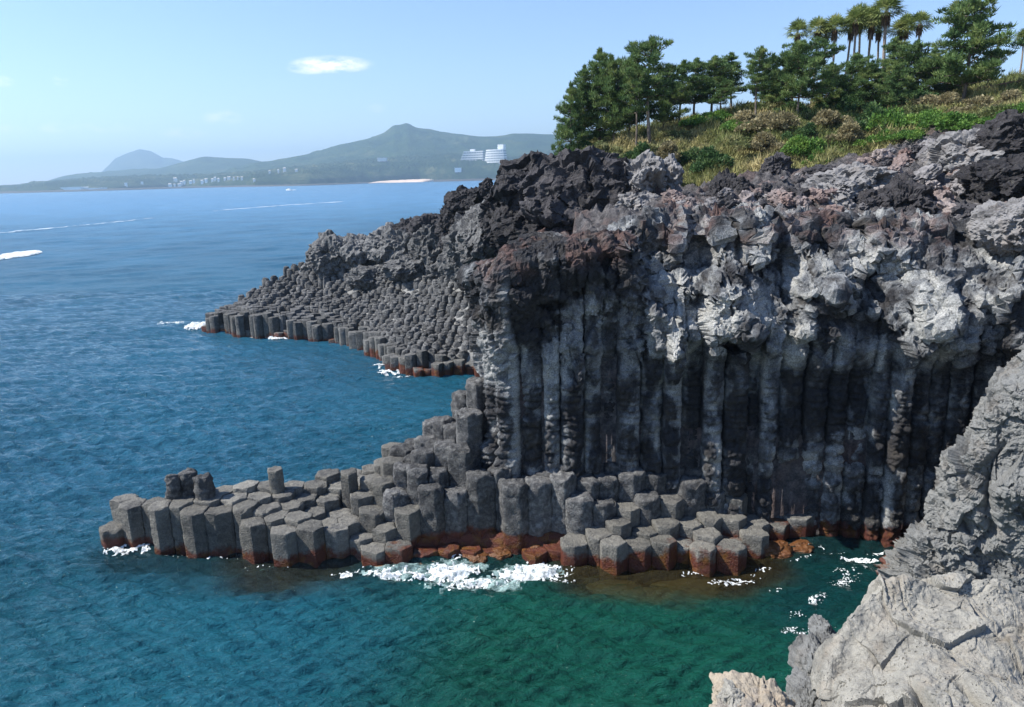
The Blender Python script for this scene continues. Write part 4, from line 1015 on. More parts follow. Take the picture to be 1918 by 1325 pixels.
# big foreground boulder: silhouette ring, then in towards the viewer
sil = [(1510, 1420, 15.0), (1535, 1340, 15.6), (1545, 1262, 16.2), (1568, 1205, 16.7), (1592, 1150, 17.2), (1632, 1108, 17.6), (1690, 1084, 17.9), (1760, 1090, 17.9), (1815, 1082, 17.9), (1870, 1092, 17.8), (1935, 1112, 17.6), (2050, 1140, 17.4), (2200, 1170, 17)]
inn = [(1640, 1600, 11.5), (1680, 1560, 11.4), (1720, 1530, 11.3), (1760, 1510, 11.2), (1800, 1500, 11.2), (1850, 1490, 11.2), (1900, 1490, 11.2), (1950, 1490, 11.2), (2000, 1500, 11.2), (2060, 1500, 11.2), (2130, 1510, 11.2), (2220, 1520, 11.2), (2320, 1530, 11.2)]
ctrl = []
for (us, vs, Ys), (ui, vi, Yi) in zip(sil, inn):
    q0 = PY(us, vs, Ys); rowp = [q0+np.array([.6, 1.6, -5.5]), q0+np.array([.25, .8, -1.6])]
    for t in [0, .10, .24, .42, .62, .82, 1.0]:
        rowp.append(PY(us+(ui-us)*t, vs+(vi-vs)*t, Ys+(Yi-Ys)*(t**1.15)-.9*math.sin(PI*min(t*1.3, 1))*.6))
    ctrl.append(rowp)
def uvof(P):
    d = P-EYE; f = d@_FW; return 959+FPX*(d@_R)/f, 662.5-FPX*(d@_U)/f
def dB(P, a, b):
    F1_, F2_, _ = worley(P*.55+.3*perlin(P*.8, 220)[:, None], 21)
    d = .50*(.5-F1_)+.30*perlin(P*.35, 221)+.12*fbm(P*1.0, 4, 222)+.015*ridged(P*2.5, 3, 224)+.02*fbm(P*6, 4, 226)
    # lobes split by clefts running towards the viewer
    x = P[:, 0]+.18*perlin(P*.6, 228)+.10*(P[:, 1]-14)
    prof = np.interp(x, [6.6, 8.0, 8.65, 8.95, 9.05, 9.7, 10.0, 10.1, 11.2, 11.6, 11.75, 13], [.1, .45, .30, -1.0, .30, .25, -.8, .35, .4, -.25, .35, .2])
    near = 1-sstep(13.2, 14.6, P[:, 1]+.4*perlin(P*.5, 229))
    d += prof*near
    Pq = P+.25*perlin(P*1.2, 235)[:, None]
    d += .30*facet(Pq*.5, 236)+.035*facet(Pq*2.2, 237)+.018*facet(Pq*7, 238)-.03*(worley(P*6.5, 23)[0] < .22)*(perlin(P*.9, 239) > .05)
    cr = np.abs(perlin(P*.45, 231)); d -= .05*np.exp(-(cr/.02)**2)
    return d
sheet_from(ctrl, 760, 620, dB, 'boulder', MAT_PALE, 'huge pale sunlit boulder filling the bottom right corner', 'boulder')
rock('boulder', 1530, 1265, 19.0, 34, 62, 1.2, MAT_GREY, 'lumpy dark grey rock wedged on the sea side of the pale boulder', 6, 'boulder', rough=.6, lump=.6, gritty=.15)
rock('boulder', 1545, 1200, 19.8, 20, 34, .8, MAT_GREY, 'small round-topped grey rock above the lumpy dark one', 5, 'boulder', rough=.6, gritty=.15)
rock('boulder', 1520, 1330, 17.2, 44, 50, 1.2, MAT_GREY, 'grey rock at the bottom edge between the tan ledge and pale boulder', 6, 'boulder', rough=.6, gritty=.15)
rock('boulder', 1420, 1350, 15.5, 95, 55, 1.4, MAT_PALE2, 'low tan ledge of rock at the bottom edge', 6, 'boulder', rough=.6, lump=.4, gritty=.12)
rock('boulder', 1372, 1312, 15.8, 26, 24, .5, MAT_PALE, 'small pale horn of rock at the left end of the tan ledge', 6, 'boulder', rough=.5, gritty=.12)

# ================================================================== LOOSE BOULDERS ON THE SLOPE
kr = M('loose lava boulder'); oi = kr.n('ShaderNodeObjectInfo').outputs['Random']
cr_ = kr.ramp(oi, [(0, (.035, .033, .036)), (.3, (.11, .105, .11)), (.55, (.22, .21, .21)), (.75, (.16, .10, .085)), (1, (.30, .28, .27))])
cr_ = kr.mix(1.0, cr_, kr.ramp(kr.noise(3, 7, .7), [(.3, .55), (.65, 1.3)]), 'MULTIPLY')
kr.out(cr_, kr.bump(kr.noise(5, 7, .75), .10, 1))
lr = [rock_mesh('loose_boulder', (1, .9, .7), 4, 300+i, kr.m, rough=.6, lump=.7, gritty=.2, face=.5) for i in range(7)]
rl = random.Random(44); nlr = 0
SIZES = 'small chunky large'.split()
while nlr < 250:
    u = rl.uniform(1240, 1930); v = np.interp(u, [1240, 1400, 1600, 1760, 1930], [372, 352, 300, 265, 250])+rl.uniform(0, 1)**1.1*np.interp(u, [1240, 1500, 1750, 1930], [60, 80, 190, 210])
    q = hit(u, v)
    if q is None: continue
    nlr += 1
    s_ = rl.choice([.18, .25, .3, .4, .5, .75])*(1.25 if u > 1650 else 1)
    red = u > 1700 and v > 380
    zone = 'reddish scree at the right, just above the cliff edge' if red else 'boulder slope between the grass and the cliff edge' if u < 1650 else 'steep boulder slope at the right under the bushes'
    o = obj('loose_boulder', lr[nlr % 7], None, 'loose lava boulder lying on the '+zone, 'rock', 'loose boulders on the slope', loc=(q[0], q[1], q[2]+.1*s_))
    o.scale = (s_*rl.uniform(.8, 1.3), s_*rl.uniform(.8, 1.2), s_*rl.uniform(.7, 1.1)); o.rotation_euler = (rl.uniform(-.5, .5), rl.uniform(-.5, .5), rl.uniform(0, 6.3))

# ================================================================== FOLIAGE
def mat_leaf(name, c1, c2, c3, sc=.8, trans=.30):
    k = M(name, .6, .25)
    r_ = k.n('ShaderNodeNewGeometry').outputs['Random Per Island']
    a = k.ramp(k.noise(sc, 5, .6), [(.34, c1), (.52, c2), (.68, c3)])
    a = k.mix(1.0, a, k.ramp(r_, [(0, .6), (1, 1.45)]), 'MULTIPLY')
    k.put(k.b.inputs['Base Color'], a)
    t = k.n('ShaderNodeBsdfTranslucent'); k.l(a, t.inputs[0])
    m_ = k.n('ShaderNodeMixShader'); m_.inputs[0].default_value = trans
    k.l(k.b.outputs[0], m_.inputs[1]); k.l(t.outputs[0], m_.inputs[2]); k.l(m_.outputs[0], k.t.nodes['Material Output'].inputs['Surface'])
    return k.m
ML_PINE = mat_leaf('pine needles', (.050, .100, .034), (.11, .175, .056), (.22, .265, .085), .5)  # palest needle tone brightened to put highlights into the colour
ML_PALM = mat_leaf('palm fronds', (.12, .165, .05), (.20, .25, .08), (.32, .33, .13), .6)
ML_SKIRT = mat_leaf('dead palm skirt', (.09, .055, .035), (.15, .10, .065), (.20, .14, .09), 1.5, .1)
ML_GREEN = mat_leaf('bush bright', (.055, .125, .028), (.10, .20, .038), (.19, .28, .055), .9)
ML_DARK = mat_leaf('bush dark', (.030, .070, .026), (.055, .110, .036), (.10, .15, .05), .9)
ML_OLIVE = mat_leaf('bush olive', (.085, .115, .038), (.16, .175, .070), (.25, .235, .11), .8)
ML_DRY = mat_leaf('dry vine', (.14, .125, .065), (.26, .225, .125), (.38, .33, .19), .7)
ML_SCRUB = mat_leaf('slope scrub', (.09, .135, .035), (.24, .235, .090), (.42, .35, .17), .16)
kb = M('bark'); kb.out(kb.ramp(kb.noise(3, 6, stretch=(1, 1, .3)), [(.35, (.07, .055, .045)), (.6, (.20, .165, .135)), (.75, (.28, .25, .21))]), kb.bump(kb.noise(9, 5, stretch=(1, 1, .25)), .04, 1)); MAT_BARK = kb.m
kb = M('palm bark'); kb.out(kb.ramp(kb.noise(3, 6, stretch=(1, 1, 4)), [(.35, (.15, .12, .10)), (.6, (.27, .225, .19)), (.75, (.36, .31, .27))]), kb.bump(kb.noise(4, 5, stretch=(1, 1, 6)), .03, 1)); MAT_PBARK = kb.m
def tube(pts, rad_, seg=7):
    pts = np.array(pts, float); n = len(pts)
    t = np.gradient(pts, axis=0); t /= np.linalg.norm(t, axis=1)[:, None]+1e-9
    ref = np.array([1, 0, 0.]) if abs(t[0][0]) < .8 else np.array([0, 1, 0.])
    a = np.cross(t, ref); a /= np.linalg.norm(a, axis=1)[:, None]; b = np.cross(t, a)
    th = np.linspace(0, 2*PI, seg+1)[:-1]
    V_ = pts[:, None]+np.array(rad_)[:, None, None]*(a[:, None]*np.cos(th)[None, :, None]+b[:, None]*np.sin(th)[None, :, None])
    i = np.arange(n*seg).reshape(n, seg); j = np.roll(i, -1, 1)
    return V_.reshape(-1, 3), np.stack([i[:-1], i[1:], j[1:], j[:-1]], -1).reshape(-1, 4)
def merge(parts):
    V_, Q = [], []; o_ = 0
    for v, f in parts: V_.append(v); Q.append(f+o_); o_ += len(v)
    return np.vstack(V_), np.vstack(Q)
def leaf_tris(C, D, L_, W_, r):
    """needle/leaf triangles at C pointing along D"""
    n = len(C); s_ = np.cross(D, r.normal(size=(n, 3))); s_ /= np.linalg.norm(s_, axis=1)[:, None]+1e-9
    A = C-s_*W_[:, None]; B = C+s_*W_[:, None]; T_ = C+D*L_[:, None]
    V_ = np.stack([A, B, T_], 1).reshape(-1, 3)
    return V_, np.arange(3*n).reshape(n, 3)
def pine_meshes(seed, H_=9., spread=2.6, f0=.32, lean=.0, dense=1.0, flat_top=.4):
    r = np.random.RandomState(seed)
    nseg = 10; t = np.linspace(0, 1, nseg)
    bend = np.c_[lean*H_*t**1.4+.25*np.sin(t*4+seed), .2*np.sin(t*3+seed*2), H_*t*.97]
    bend -= bend[0]
    tr = [tube(bend, .17*H_/9*(1-t*.82)+.015, 8)]
    Cc = []
    nb = int(46*dense)
    for i in range(nb):
        nt_ = max(6, int(nb/5)); f = f0+(1-f0)*min(1, (int(i*nt_/nb)+.5+r.normal()*.10)/nt_)
        p0 = np.array([np.interp(f, t, bend[:, j]) for j in range(3)])
        az = i*2.4+r.uniform(-.5, .5)
        g = (f-f0)/(1-f0)
        ln = spread*(np.interp(g, [0, .2, .55, .85, 1], [.8, 1.0, .80, .40*(1+flat_top), .10]))*r.choice([.45, .75, .95, 1.1, 1.3])*r.uniform(.85, 1.1)
        up = r.uniform(.0, .30)+.45*g
        tt_ = np.linspace(0, 1, 5)
        d = np.array([math.cos(az), math.sin(az), 0])
        br = p0+d*ln*tt_[:, None]+np.array([0, 0, 1])*ln*(up*tt_**1.5)[:, None]*.8+r.normal(size=(5, 3))*.05*ln
        br[0] = p0
        tr.append(tube(br, .045*(1-tt_*.75)+.008, 4))
        nc = max(2, int(ln/.42))
        for q in range(nc):
            a = .35+.68*(q+.5)/nc
            c_ = np.array([np.interp(a, tt_, br[:, j]) for j in range(3)])
            sp_ = np.array([r.normal()*.22, r.normal()*.22, .10+abs(r.normal())*.12])*(.6+.5*ln/spread)
            Cc.append(np.r_[c_+sp_, r.uniform(.24, .56)*(1.1-.25*g)])
    for i in range(6): Cc.append(np.r_[bend[-1]+np.array([r.normal()*.10, r.normal()*.10, .16*i-.2]), .24-.02*i])
    Cc = np.array(Cc)
    per = 75
    C = np.repeat(Cc[:, :3], per, 0); R_ = np.repeat(Cc[:, 3], per)
    u_ = r.normal(size=(len(C), 3)); u_ /= np.linalg.norm(u_, axis=1)[:, None]
    rr = r.rand(len(C))**.5
    C = C+u_*(R_*rr)[:, None]*np.array([1.3, 1.3, .42])
    D = u_*.9+np.array([0, 0, .85])+r.normal(size=C.shape)*.35; D /= np.linalg.norm(D, axis=1)[:, None]
    lv, lf = leaf_tris(C, D, r.uniform(.20, .42, len(C)), r.uniform(.032, .060, len(C)), r)
    tv, tf = merge(tr)
    return mesh_from('trunk', tv, tf, True, None, MAT_BARK), mesh_from('crown', lv, lf, False, None, ML_PINE)
PINES = {'tall': pine_meshes(1, 9, 2.4, .26, .03, 1.1), 'bare': pine_meshes(2, 9, 2.3, .46, .05, .8, .7), 'cone': pine_meshes(3, 9, 2.7, .10, 0, 1.25, .1), 'wide': pine_meshes(4, 7, 3.6, .30, .02, 1.15, .5), 'lean': pine_meshes(5, 7, 2.4, .35, .35, .9, .6), 'thin': pine_meshes(6, 8, 2.2, .36, -.05, .8, .6), 'bushy': pine_meshes(7, 7, 2.9, .16, .02, 1.2, .4)}
BASEH = {'tall': 9, 'bare': 9, 'cone': 9, 'wide': 7, 'lean': 7, 'thin': 8, 'bushy': 7}
rp = random.Random(8)
def place_tree(kinds, kind, u, vtop, Y, name, label, cat, group, names, wide=1.0, baseh=None, rot=None, vbase=None):
    x = PY(u, 220, Y)[0]
    zb = gzv(np.array([x]), np.array([Y]))[0] if vbase is None else PY(u, vbase, Y)[2]
    zb = min(zb, gzv(np.array([x]), np.array([Y]))[0]+.2)
    zt = PY(u, vtop, Y)[2]; h = max(zt-zb, 2.0); s_ = h/baseh
    e = obj(name, None, None, label, cat, group, None, loc=(x, Y, zb-.15))
    rz = rp.uniform(0, 6.28) if rot is None else rot
    for nm, me in zip(names, kinds[kind]):
        c_ = obj(nm, me, e); c_.rotation_euler = (0, 0, rz); sw = s_**.55*wide; c_.scale = (sw, sw, s_)
    return e
PG_ = 'pine trees along the cliff top'
for u, vt, Y, kd, wd_, lb in [
    (1072, 162, 83, 'cone', .62, 'short dark pine at the seaward end of the grove, leftmost of all the pines'), (1094, 128, 85, 'cone', .75, 'dark conical pine second from the left in the grove'), (1125, 98, 86, 'cone', .95, 'tall dense pine with pointed top at the left of the grove'), (1150, 112, 84, 'bushy', .8, 'dense green pine between the pointed-top pine and the pale-trunked pines'), (1178, 118, 88, 'bushy', .8, 'slim dark pine just left of the leaning pale trunk'),
    (1192, 128, 80, 'bare', .7, 'pine with a leaning pale bare trunk beside the tallest grove pine'), (1217, 76, 81, 'bare', 1.05, 'tallest pine of the left grove with a straight pale trunk and flat flagged top'), (1243, 128, 86, 'bushy', .85, 'dark pine immediately right of the tallest grove pine'), (1272, 118, 88, 'thin', 1.0, 'loose-crowned pine with open sky under its branches'), (1300, 112, 90, 'tall', 1.0, 'small round-crowned pine on the skyline, left of a matching pair'), (1333, 108, 89, 'tall', 1.05, 'small round-crowned pine on the skyline, right of a matching pair'), (1350, 150, 86, 'thin', .9, 'thin low pine on the skyline above the bright green bushes'),
    (1370, 104, 92, 'thin', 1.0, 'airy pine on the skyline with see-through crown'), (1416, 92, 80, 'bare', .75, 'pine on a long pale leaning trunk above the dry scrub'), (1440, 110, 90, 'bushy', .8, 'dark pine behind the long pale leaning trunk'), (1492, 84, 79, 'wide', .92, 'broad spreading pine in front of the first palms'), (1458, 140, 85, 'bushy', .8, 'low dark pine filling the gap left of the broad spreading pine'), (1545, 122, 84, 'bushy', .9, 'dark pine right of the broad spreading pine'),
    (1592, 104, 84, 'bushy', .85, 'pine in front of the dense palm cluster'), (1630, 118, 82, 'bushy', .9, 'mid green pine low in front of the palm trunks'), (1660, 74, 86, 'tall', .95, 'tall pine in front of the highest palm'), (1700, 84, 84, 'bushy', .95, 'bushy pine between the highest palm and the right-hand palms'), (1735, 92, 88, 'tall', .85, 'pine left of the big pine under the last tall palm'), (1765, 108, 84, 'bushy', .85, 'dark low pine at the foot of the big right-hand pine'),
    (1800, 6, 80, 'bushy', 1.12, 'largest pine, standing high on the right against the sky'), (1836, 92, 82, 'lean', .6, 'pine leaning right toward the edge beside the largest pine'), (1672, 120, 79, 'bushy', .7, 'small pine in the shade under the palms')]:
    place_tree(PINES, kd, u, vt, Y, 'pine_tree', lb, 'pine tree', PG_, ('trunk', 'crown'), wd_, BASEH[kd], rot=0.2 if kd == 'lean' else None)
# palms
def palm_meshes(seed, H_=9.):
    r = np.random.RandomState(seed)
    t = np.linspace(0, 1, 9); b = np.c_[.25*np.sin(t*2+seed), .2*np.sin(t*2.4), H_*t]; b -= b[0]
    tv, tf = tube(b, .115+.08*(1-t)**3+.03*(t > .9), 9)
    top = b[-1]
    V_, T_ = [], []; o_ = 0
    nfr = 34
    for i in range(nfr):
        g = (i+.5)/nfr; el = rad(88-122*g)+r.normal()*.10; az = i*2.399+r.normal()*.15
        d = np.array([math.cos(az)*math.cos(el), math.sin(az)*math.cos(el), math.sin(el)])
        st = r.uniform(.55, .85); hub = top+d*st+np.array([0, 0, -.08*(1-g)])
        side = np.cross(d, [0, 0, 1]); side /= np.linalg.norm(side)+1e-6; upv = np.cross(side, d)
        # petiole
        pv = np.array([top-side*.02, top+side*.02, hub+side*.015, hub-side*.015]); V_.append(pv); T_.append(np.array([[0, 1, 2], [0, 2, 3]])+o_); o_ += 4
        nl = 15; R_ = r.uniform(1.0, 1.25)
        for k2 in range(nl):
            a = rad(-95+190*k2/(nl-1)); L_ = R_*(1-.18*abs(math.sin(a)))*r.uniform(.9, 1.08)
            dd = d*math.cos(a)+side*math.sin(a)+upv*(.10 if k2 % 2 else -.04)
            w_ = .055; sd = np.cross(dd, upv); sd /= np.linalg.norm(sd)+1e-6
            mid = hub+dd*L_*.6; tip = hub+dd*L_+np.array([0, 0, -.10-.12*g])*L_
            V_.append(np.array([hub, mid-sd*w_, mid+sd*w_, tip])); T_.append(np.array([[0, 1, 2], [1, 3, 2]])+o_); o_ += 4
    cv, cf_ = np.vstack(V_), np.vstack(T_)
    n = 220; a = r.uniform(0, 6.28, n); zz2 = r.uniform(-1.2, -.1, n); rr = .16+.14*(1+zz2/1.5)*r.rand(n)
    C = top+np.c_[np.cos(a)*rr, np.sin(a)*rr, zz2]; D = np.c_[np.cos(a)*.25, np.sin(a)*.25, -np.ones(n)]; D /= np.linalg.norm(D, axis=1)[:, None]
    sv, sf = leaf_tris(C, D, r.uniform(.3, .7, n), r.uniform(.03, .07, n), r)
    return mesh_from('trunk', tv, tf, True, None, MAT_PBARK), mesh_from('crown', cv, cf_, False, None, ML_PALM), mesh_from('dead_skirt', sv, sf, False, None, ML_SKIRT)
PALMS = {i: palm_meshes(20+i) for i in range(3)}
PL = [(1482, 52, 96, 'small palm at the left end of the palm row, apart from the rest'), (1517, 45, 97, 'second palm from the left with drooping fronds'), (1535, 58, 98, 'short palm squeezed third from the left'), (1550, 42, 96, 'palm with a dark neck, fourth from the left'), (1574, 42, 98, 'palm at the left edge of the dense cluster'), (1586, 26, 95, 'tall pale-trunked palm in the left part of the dense cluster'), (1600, 22, 99, 'palm behind the tall pale-trunked one in the cluster'), (1612, 38, 100, 'palm in the middle of the dense cluster'), (1622, 26, 98, 'palm just left of the highest palm'),
      (1650, 6, 93, 'highest palm with the biggest crown, cut by the top of the picture'), (1640, 44, 101, 'low palm tucked under the left of the highest crown'), (1668, 50, 99, 'palm tucked under the right of the highest crown'), (1684, 42, 98, 'palm between the highest palm and the one with a brown neck'), (1714, 34, 94, 'stocky palm with a brown neck right of the cluster'), (1768, 14, 95, 'lone tall palm left of the largest pine'), (1898, 70, 98, 'first palm of the group at the right edge'), (1912, 62, 97, 'second palm of the group at the right edge'), (1922, 76, 99, 'last palm of the group at the right edge, partly out of view')]
for i, (u, vc, Y, lb) in enumerate(PL):
    place_tree(PALMS, i % 3, u, vc-14, Y, 'palm_tree', lb, 'palm tree', 'palm trees behind the pines', ('trunk', 'crown', 'dead_skirt'), 1.05 if i != 9 else 1.4, 10.3)
# bushes
def bush_mesh(seed, mat, n=3600, leaf=.13):
    r = np.random.RandomState(seed)
    nb = 20; Cn = np.c_[r.normal(size=nb)*.55, r.normal(size=nb)*.5, np.zeros(nb)]; Cn[:, 2] = np.clip(.75-.55*np.hypot(Cn[:, 0], Cn[:, 1]), 0, 1)*r.uniform(.1, 1.05, nb); Rn = r.uniform(.14, .46, nb)
    w_ = Rn**2; w_ /= w_.sum(); idx = r.choice(nb, n, p=w_)
    u_ = r.normal(size=(n, 3)); u_[:, 2] = np.abs(u_[:, 2])*1.1-.25; u_ /= np.linalg.norm(u_, axis=1)[:, None]
    C = Cn[idx]+u_*(Rn[idx]*r.uniform(.6, 1.08, n))[:, None]
    D = u_+r.normal(size=(n, 3))*.6+np.array([0, 0, .4]); D /= np.linalg.norm(D, axis=1)[:, None]
    lv, lf = leaf_tris(C, D, r.uniform(.5, 1.2, n)*leaf, r.uniform(.25, .5, n)*leaf, r)
    st = []
    for q in range(nb):
        p = np.linspace(0, 1, 4)[:, None]; pts_ = np.array([0, 0, -.3])*(1-p)+Cn[q]*p; st.append(tube(pts_, np.array([.03, .025, .018, .008]), 4))
    sv, sf = merge(st)
    return mesh_from('foliage', lv, lf, False, None, mat), mesh_from('stem', sv, sf, True, None, MAT_BARK)
BM = {k_: [bush_mesh(60+i*5+j, m_) for j in range(2)] for i, (k_, m_) in enumerate([('bright', ML_GREEN), ('dark', ML_DARK), ('olive', ML_OLIVE), ('dry', ML_DRY)])}
BL = [  # u, v centre of base, half-width px, height px, kind, label
    (1510, 290, 34, 42, 'bright', 'bright green bush standing alone at the foot of the dry scrub'), (1515, 255, 26, 26, 'dark', 'darker bush directly above the lone bright green one'), (1535, 300, 20, 22, 'bright', 'small bright bush at the right foot of the lone green one'),
    (1335, 312, 42, 42, 'dark', 'dark rounded bush on the slope left of the yellow-green grass'), (1300, 300, 26, 26, 'dark', 'small dark bush left of the dark rounded bush'), (1200, 300, 36, 46, 'dark', 'dark bush behind the grey upright lava block'), (1165, 300, 30, 30, 'olive', 'olive bush at the top of the great black outcrop'), (1130, 282, 32, 24, 'olive', 'olive scrub bush at the foot of the left pines'), (1235, 285, 30, 28, 'olive', 'olive bush between the grove and the dark rounded bush'),
    (1310, 228, 34, 26, 'bright', 'bright lime bush under the skyline pines, left of two'), (1350, 222, 30, 24, 'bright', 'bright lime bush under the skyline pines, right of two'), (1385, 195, 34, 30, 'bright', 'lime green bush left of the pale leaning trunk'), (1270, 258, 34, 24, 'olive', 'olive bush below the lime green pair'), (1400, 240, 40, 34, 'dry', 'dry tan thicket below the pale leaning trunk'), (1450, 235, 44, 40, 'dry', 'tan vine-covered thicket in the middle of the slope'), (1430, 280, 44, 34, 'dry', 'tan thicket low on the slope above the yellow-green grass'), (1380, 275, 36, 30, 'olive', 'olive thicket right of the dark rounded bush'),
    (1255, 300, 36, 36, 'dry', 'pale dry thicket right of the upright lava block'), (1550, 230, 40, 34, 'dry', 'dry thicket under the broad spreading pine'), (1600, 260, 40, 36, 'dry', 'khaki thicket left of the big bright bush'), (1640, 235, 36, 48, 'dark', 'dark bush under the palms'), (1682, 232, 36, 56, 'bright', 'tall bright green bush in the middle of the cliff-top scrub'), (1660, 262, 38, 32, 'bright', 'low bright bush in front of the tall one'), (1700, 262, 30, 24, 'bright', 'low bright bush right of the tall one'), (1715, 220, 34, 34, 'olive', 'olive bush right of the tall bright bush'),
    (1755, 228, 38, 38, 'bright', 'bright bush, first in the row above the right-hand rocks'), (1790, 232, 36, 30, 'bright', 'bright bush, second in the row above the right-hand rocks'), (1825, 236, 38, 28, 'bright', 'bright bush, third in the row above the right-hand rocks'), (1770, 195, 40, 30, 'dry', 'dry reddish-tan scrub under the largest pine'), (1840, 205, 40, 28, 'dry', 'pale tan grass tussock bush beneath the rail'), (1880, 215, 36, 32, 'olive', 'olive bush near the right edge'), (1905, 190, 34, 30, 'dry', 'dry bush near the right edge below the rail'), (1915, 225, 30, 30, 'bright', 'bright bush cut by the right edge'),
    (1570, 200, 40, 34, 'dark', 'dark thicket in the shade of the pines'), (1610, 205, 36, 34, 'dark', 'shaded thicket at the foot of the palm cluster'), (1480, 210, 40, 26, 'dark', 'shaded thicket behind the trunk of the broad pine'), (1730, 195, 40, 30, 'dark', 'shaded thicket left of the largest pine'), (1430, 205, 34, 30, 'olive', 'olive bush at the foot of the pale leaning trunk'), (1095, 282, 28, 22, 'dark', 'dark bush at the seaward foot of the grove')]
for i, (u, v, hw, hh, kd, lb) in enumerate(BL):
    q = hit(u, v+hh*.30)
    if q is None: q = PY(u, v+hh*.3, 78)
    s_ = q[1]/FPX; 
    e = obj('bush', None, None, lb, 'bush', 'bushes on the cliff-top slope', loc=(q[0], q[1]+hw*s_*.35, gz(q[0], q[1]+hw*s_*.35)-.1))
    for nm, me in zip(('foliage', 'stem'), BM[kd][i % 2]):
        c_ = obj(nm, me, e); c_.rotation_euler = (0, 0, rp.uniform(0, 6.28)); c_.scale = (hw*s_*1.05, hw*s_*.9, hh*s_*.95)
# scrub: uncountable low growth
r = np.random.RandomState(77)
n = 230000
x = r.uniform(0, 75, n); y = r.uniform(60, 98, n)
gk = grassness(x, y); pat = fbm(np.c_[x*.35, y*.35, x*0], 3, 120)
keep = (gk > .45+.3*r.rand(n)) & (x < y*.85)
x, y, pat = x[keep], y[keep], pat[keep]
z = gzv(x, y)
D = np.c_[r.normal(size=(len(x), 2))*.55, np.ones(len(x))]; D /= np.linalg.norm(D, axis=1)[:, None]
hgt = np.clip(.5+pat*1.3, .15, 1.4)*r.uniform(.6, 1.3, len(x))
lv, lf = leaf_tris(np.c_[x, y, z-.03+hgt*r.rand(len(x))*.6], D, hgt*.5+.08, r.uniform(.03, .06, len(x)), r)
obj('scrub', mesh_from('scrub', lv, lf, False, None, ML_SCRUB), label='low tan and green scrub grass covering the slope above the rocks', cat='scrub', kind='stuff')

# wooden rail at the right under the palms
kw = M('weathered wood'); kw.out(kw.mix(kw.noise(4), (.11, .055, .035), (.20, .11, .07))); MAT_WOOD = kw.m
def box(x0, x1, y0, y1, z0, z1):
    V_ = np.array([(a, b, c_) for a in (x0, x1) for b in (y0, y1) for c_ in (z0, z1)], float)
    return V_, np.array([[0, 1, 3, 2], [4, 6, 7, 5], [0, 4, 5, 1], [2, 3, 7, 6], [0, 2, 6, 4], [1, 5, 7, 3]])
A, B = PY(1832, 166, 80), PY(1935, 148, 82)
e = obj('wooden_rail', None, None, 'low brown wooden handrail running below the right-edge palms', 'railing', loc=tuple(A))
tv, tf = tube(np.array([[0, 0, 0], (B-A)*.5+np.array([0, 0, .05]), B-A]), [.07]*3, 6); obj('rail', mesh_from('rail', tv, tf, True, None, MAT_WOOD), e)
tv, tf = tube(np.array([[0, 0, -.5], (B-A)*.5+np.array([0, 0, -.45]), B-A+np.array([0, 0, -.5])]), [.05]*3, 6); obj('rail', mesh_from('rail', tv, tf, True, None, MAT_WOOD), e)
pm = mesh_from('post', *box(-.07, .07, -.07, .07, -1.4, .12), False, None, MAT_WOOD)
for t in np.linspace(0, 1, 5):
    obj('post', pm, e, loc=tuple((B-A)*t))

# ================================================================== FAR SHORE
def mat_hill(name, c1, c2, c3, sc):
    k = M(name, .95, .05)
    k.out(k.mix(1.0, k.ramp(k.noise(sc, 8, .65), [(.35, c1), (.52, c2), (.68, c3)]), k.ramp(k.noise(sc*9, 5, .7), [(.3, .5), (.65, 1.35)]), 'MULTIPLY'), k.bump(k.noise(sc*10, 6, .7), 14, 1)); return k.m
MH = mat_hill('wooded hill', (.020, .040, .016), (.035, .062, .022), (.075, .090, .040), .004)
MC = mat_hill('coastal wood', (.012, .028, .012), (.030, .052, .020), (.12, .125, .06), .006)
def ridge(name, prof, Y, depth_f, depth_b, mat, rough, nx=240, ny=70, seed=0, wood=0, foot=None, powr=.8, kind='structure'):
    """terrain whose crest, at distance Y, has the heights the skyline shows; slopes to the sea in front"""
    pr = np.array([PY(u, v, Y)[[0, 2]] for u, v in prof])
    x = np.linspace(pr[0, 0], pr[-1, 0], nx); crest = np.interp(x, pr[:, 0], pr[:, 1])
    ker = np.hanning(7); ker /= ker.sum(); crest = np.convolve(np.pad(crest, 3, 'edge'), ker, 'valid')
    yf = np.full(nx, Y-depth_f) if foot is None else np.interp(x/Y, [p_[0] for p_ in foot], [p_[1] for p_ in foot])
    t = np.r_[np.linspace(0, 1, ny), np.linspace(1, 2, ny//3)[1:]]
    Xg = np.repeat(x[:, None], len(t), 1)
    ys_ = np.where(t[None] <= 1, yf[:, None]+(Y-yf[:, None])*np.minimum(t, 1)[None], Y+depth_b*(t-1)[None])
    Xg = Xg*ys_/Y
    sh = np.where(t <= 1, np.clip(t, 0, 1)**powr, 1-.9*(t-1)**1.5)
    Z = crest[:, None]*sh[None]
    P = np.c_[Xg.ravel()/rough[0], ys_.ravel()/rough[0], Z.ravel()*0]
    n_ = (ridged(P, 4, seed)*.5*rough[1]*(np.minimum(t, 2-t)[None]*np.ones((nx, 1))).ravel()*(1-np.exp(-((np.repeat(t[None], nx, 0).ravel()-1)/.15)**2)*.8))
    n2 = wood*np.abs(perlin(np.c_[Xg.ravel()/26, ys_.ravel()/26, Z.ravel()*0], seed+9))*sstep(.05, .15, np.repeat(t[None], nx, 0).ravel())
    Z = Z.ravel()+n_+n2
    Z = np.where(np.repeat(t[None], nx, 0).ravel() < .01, -2, Z)
    return obj(name, mesh_from(name, np.c_[Xg.ravel(), ys_.ravel(), Z], gridfaces(nx, len(t)), True, None, mat), kind=kind)
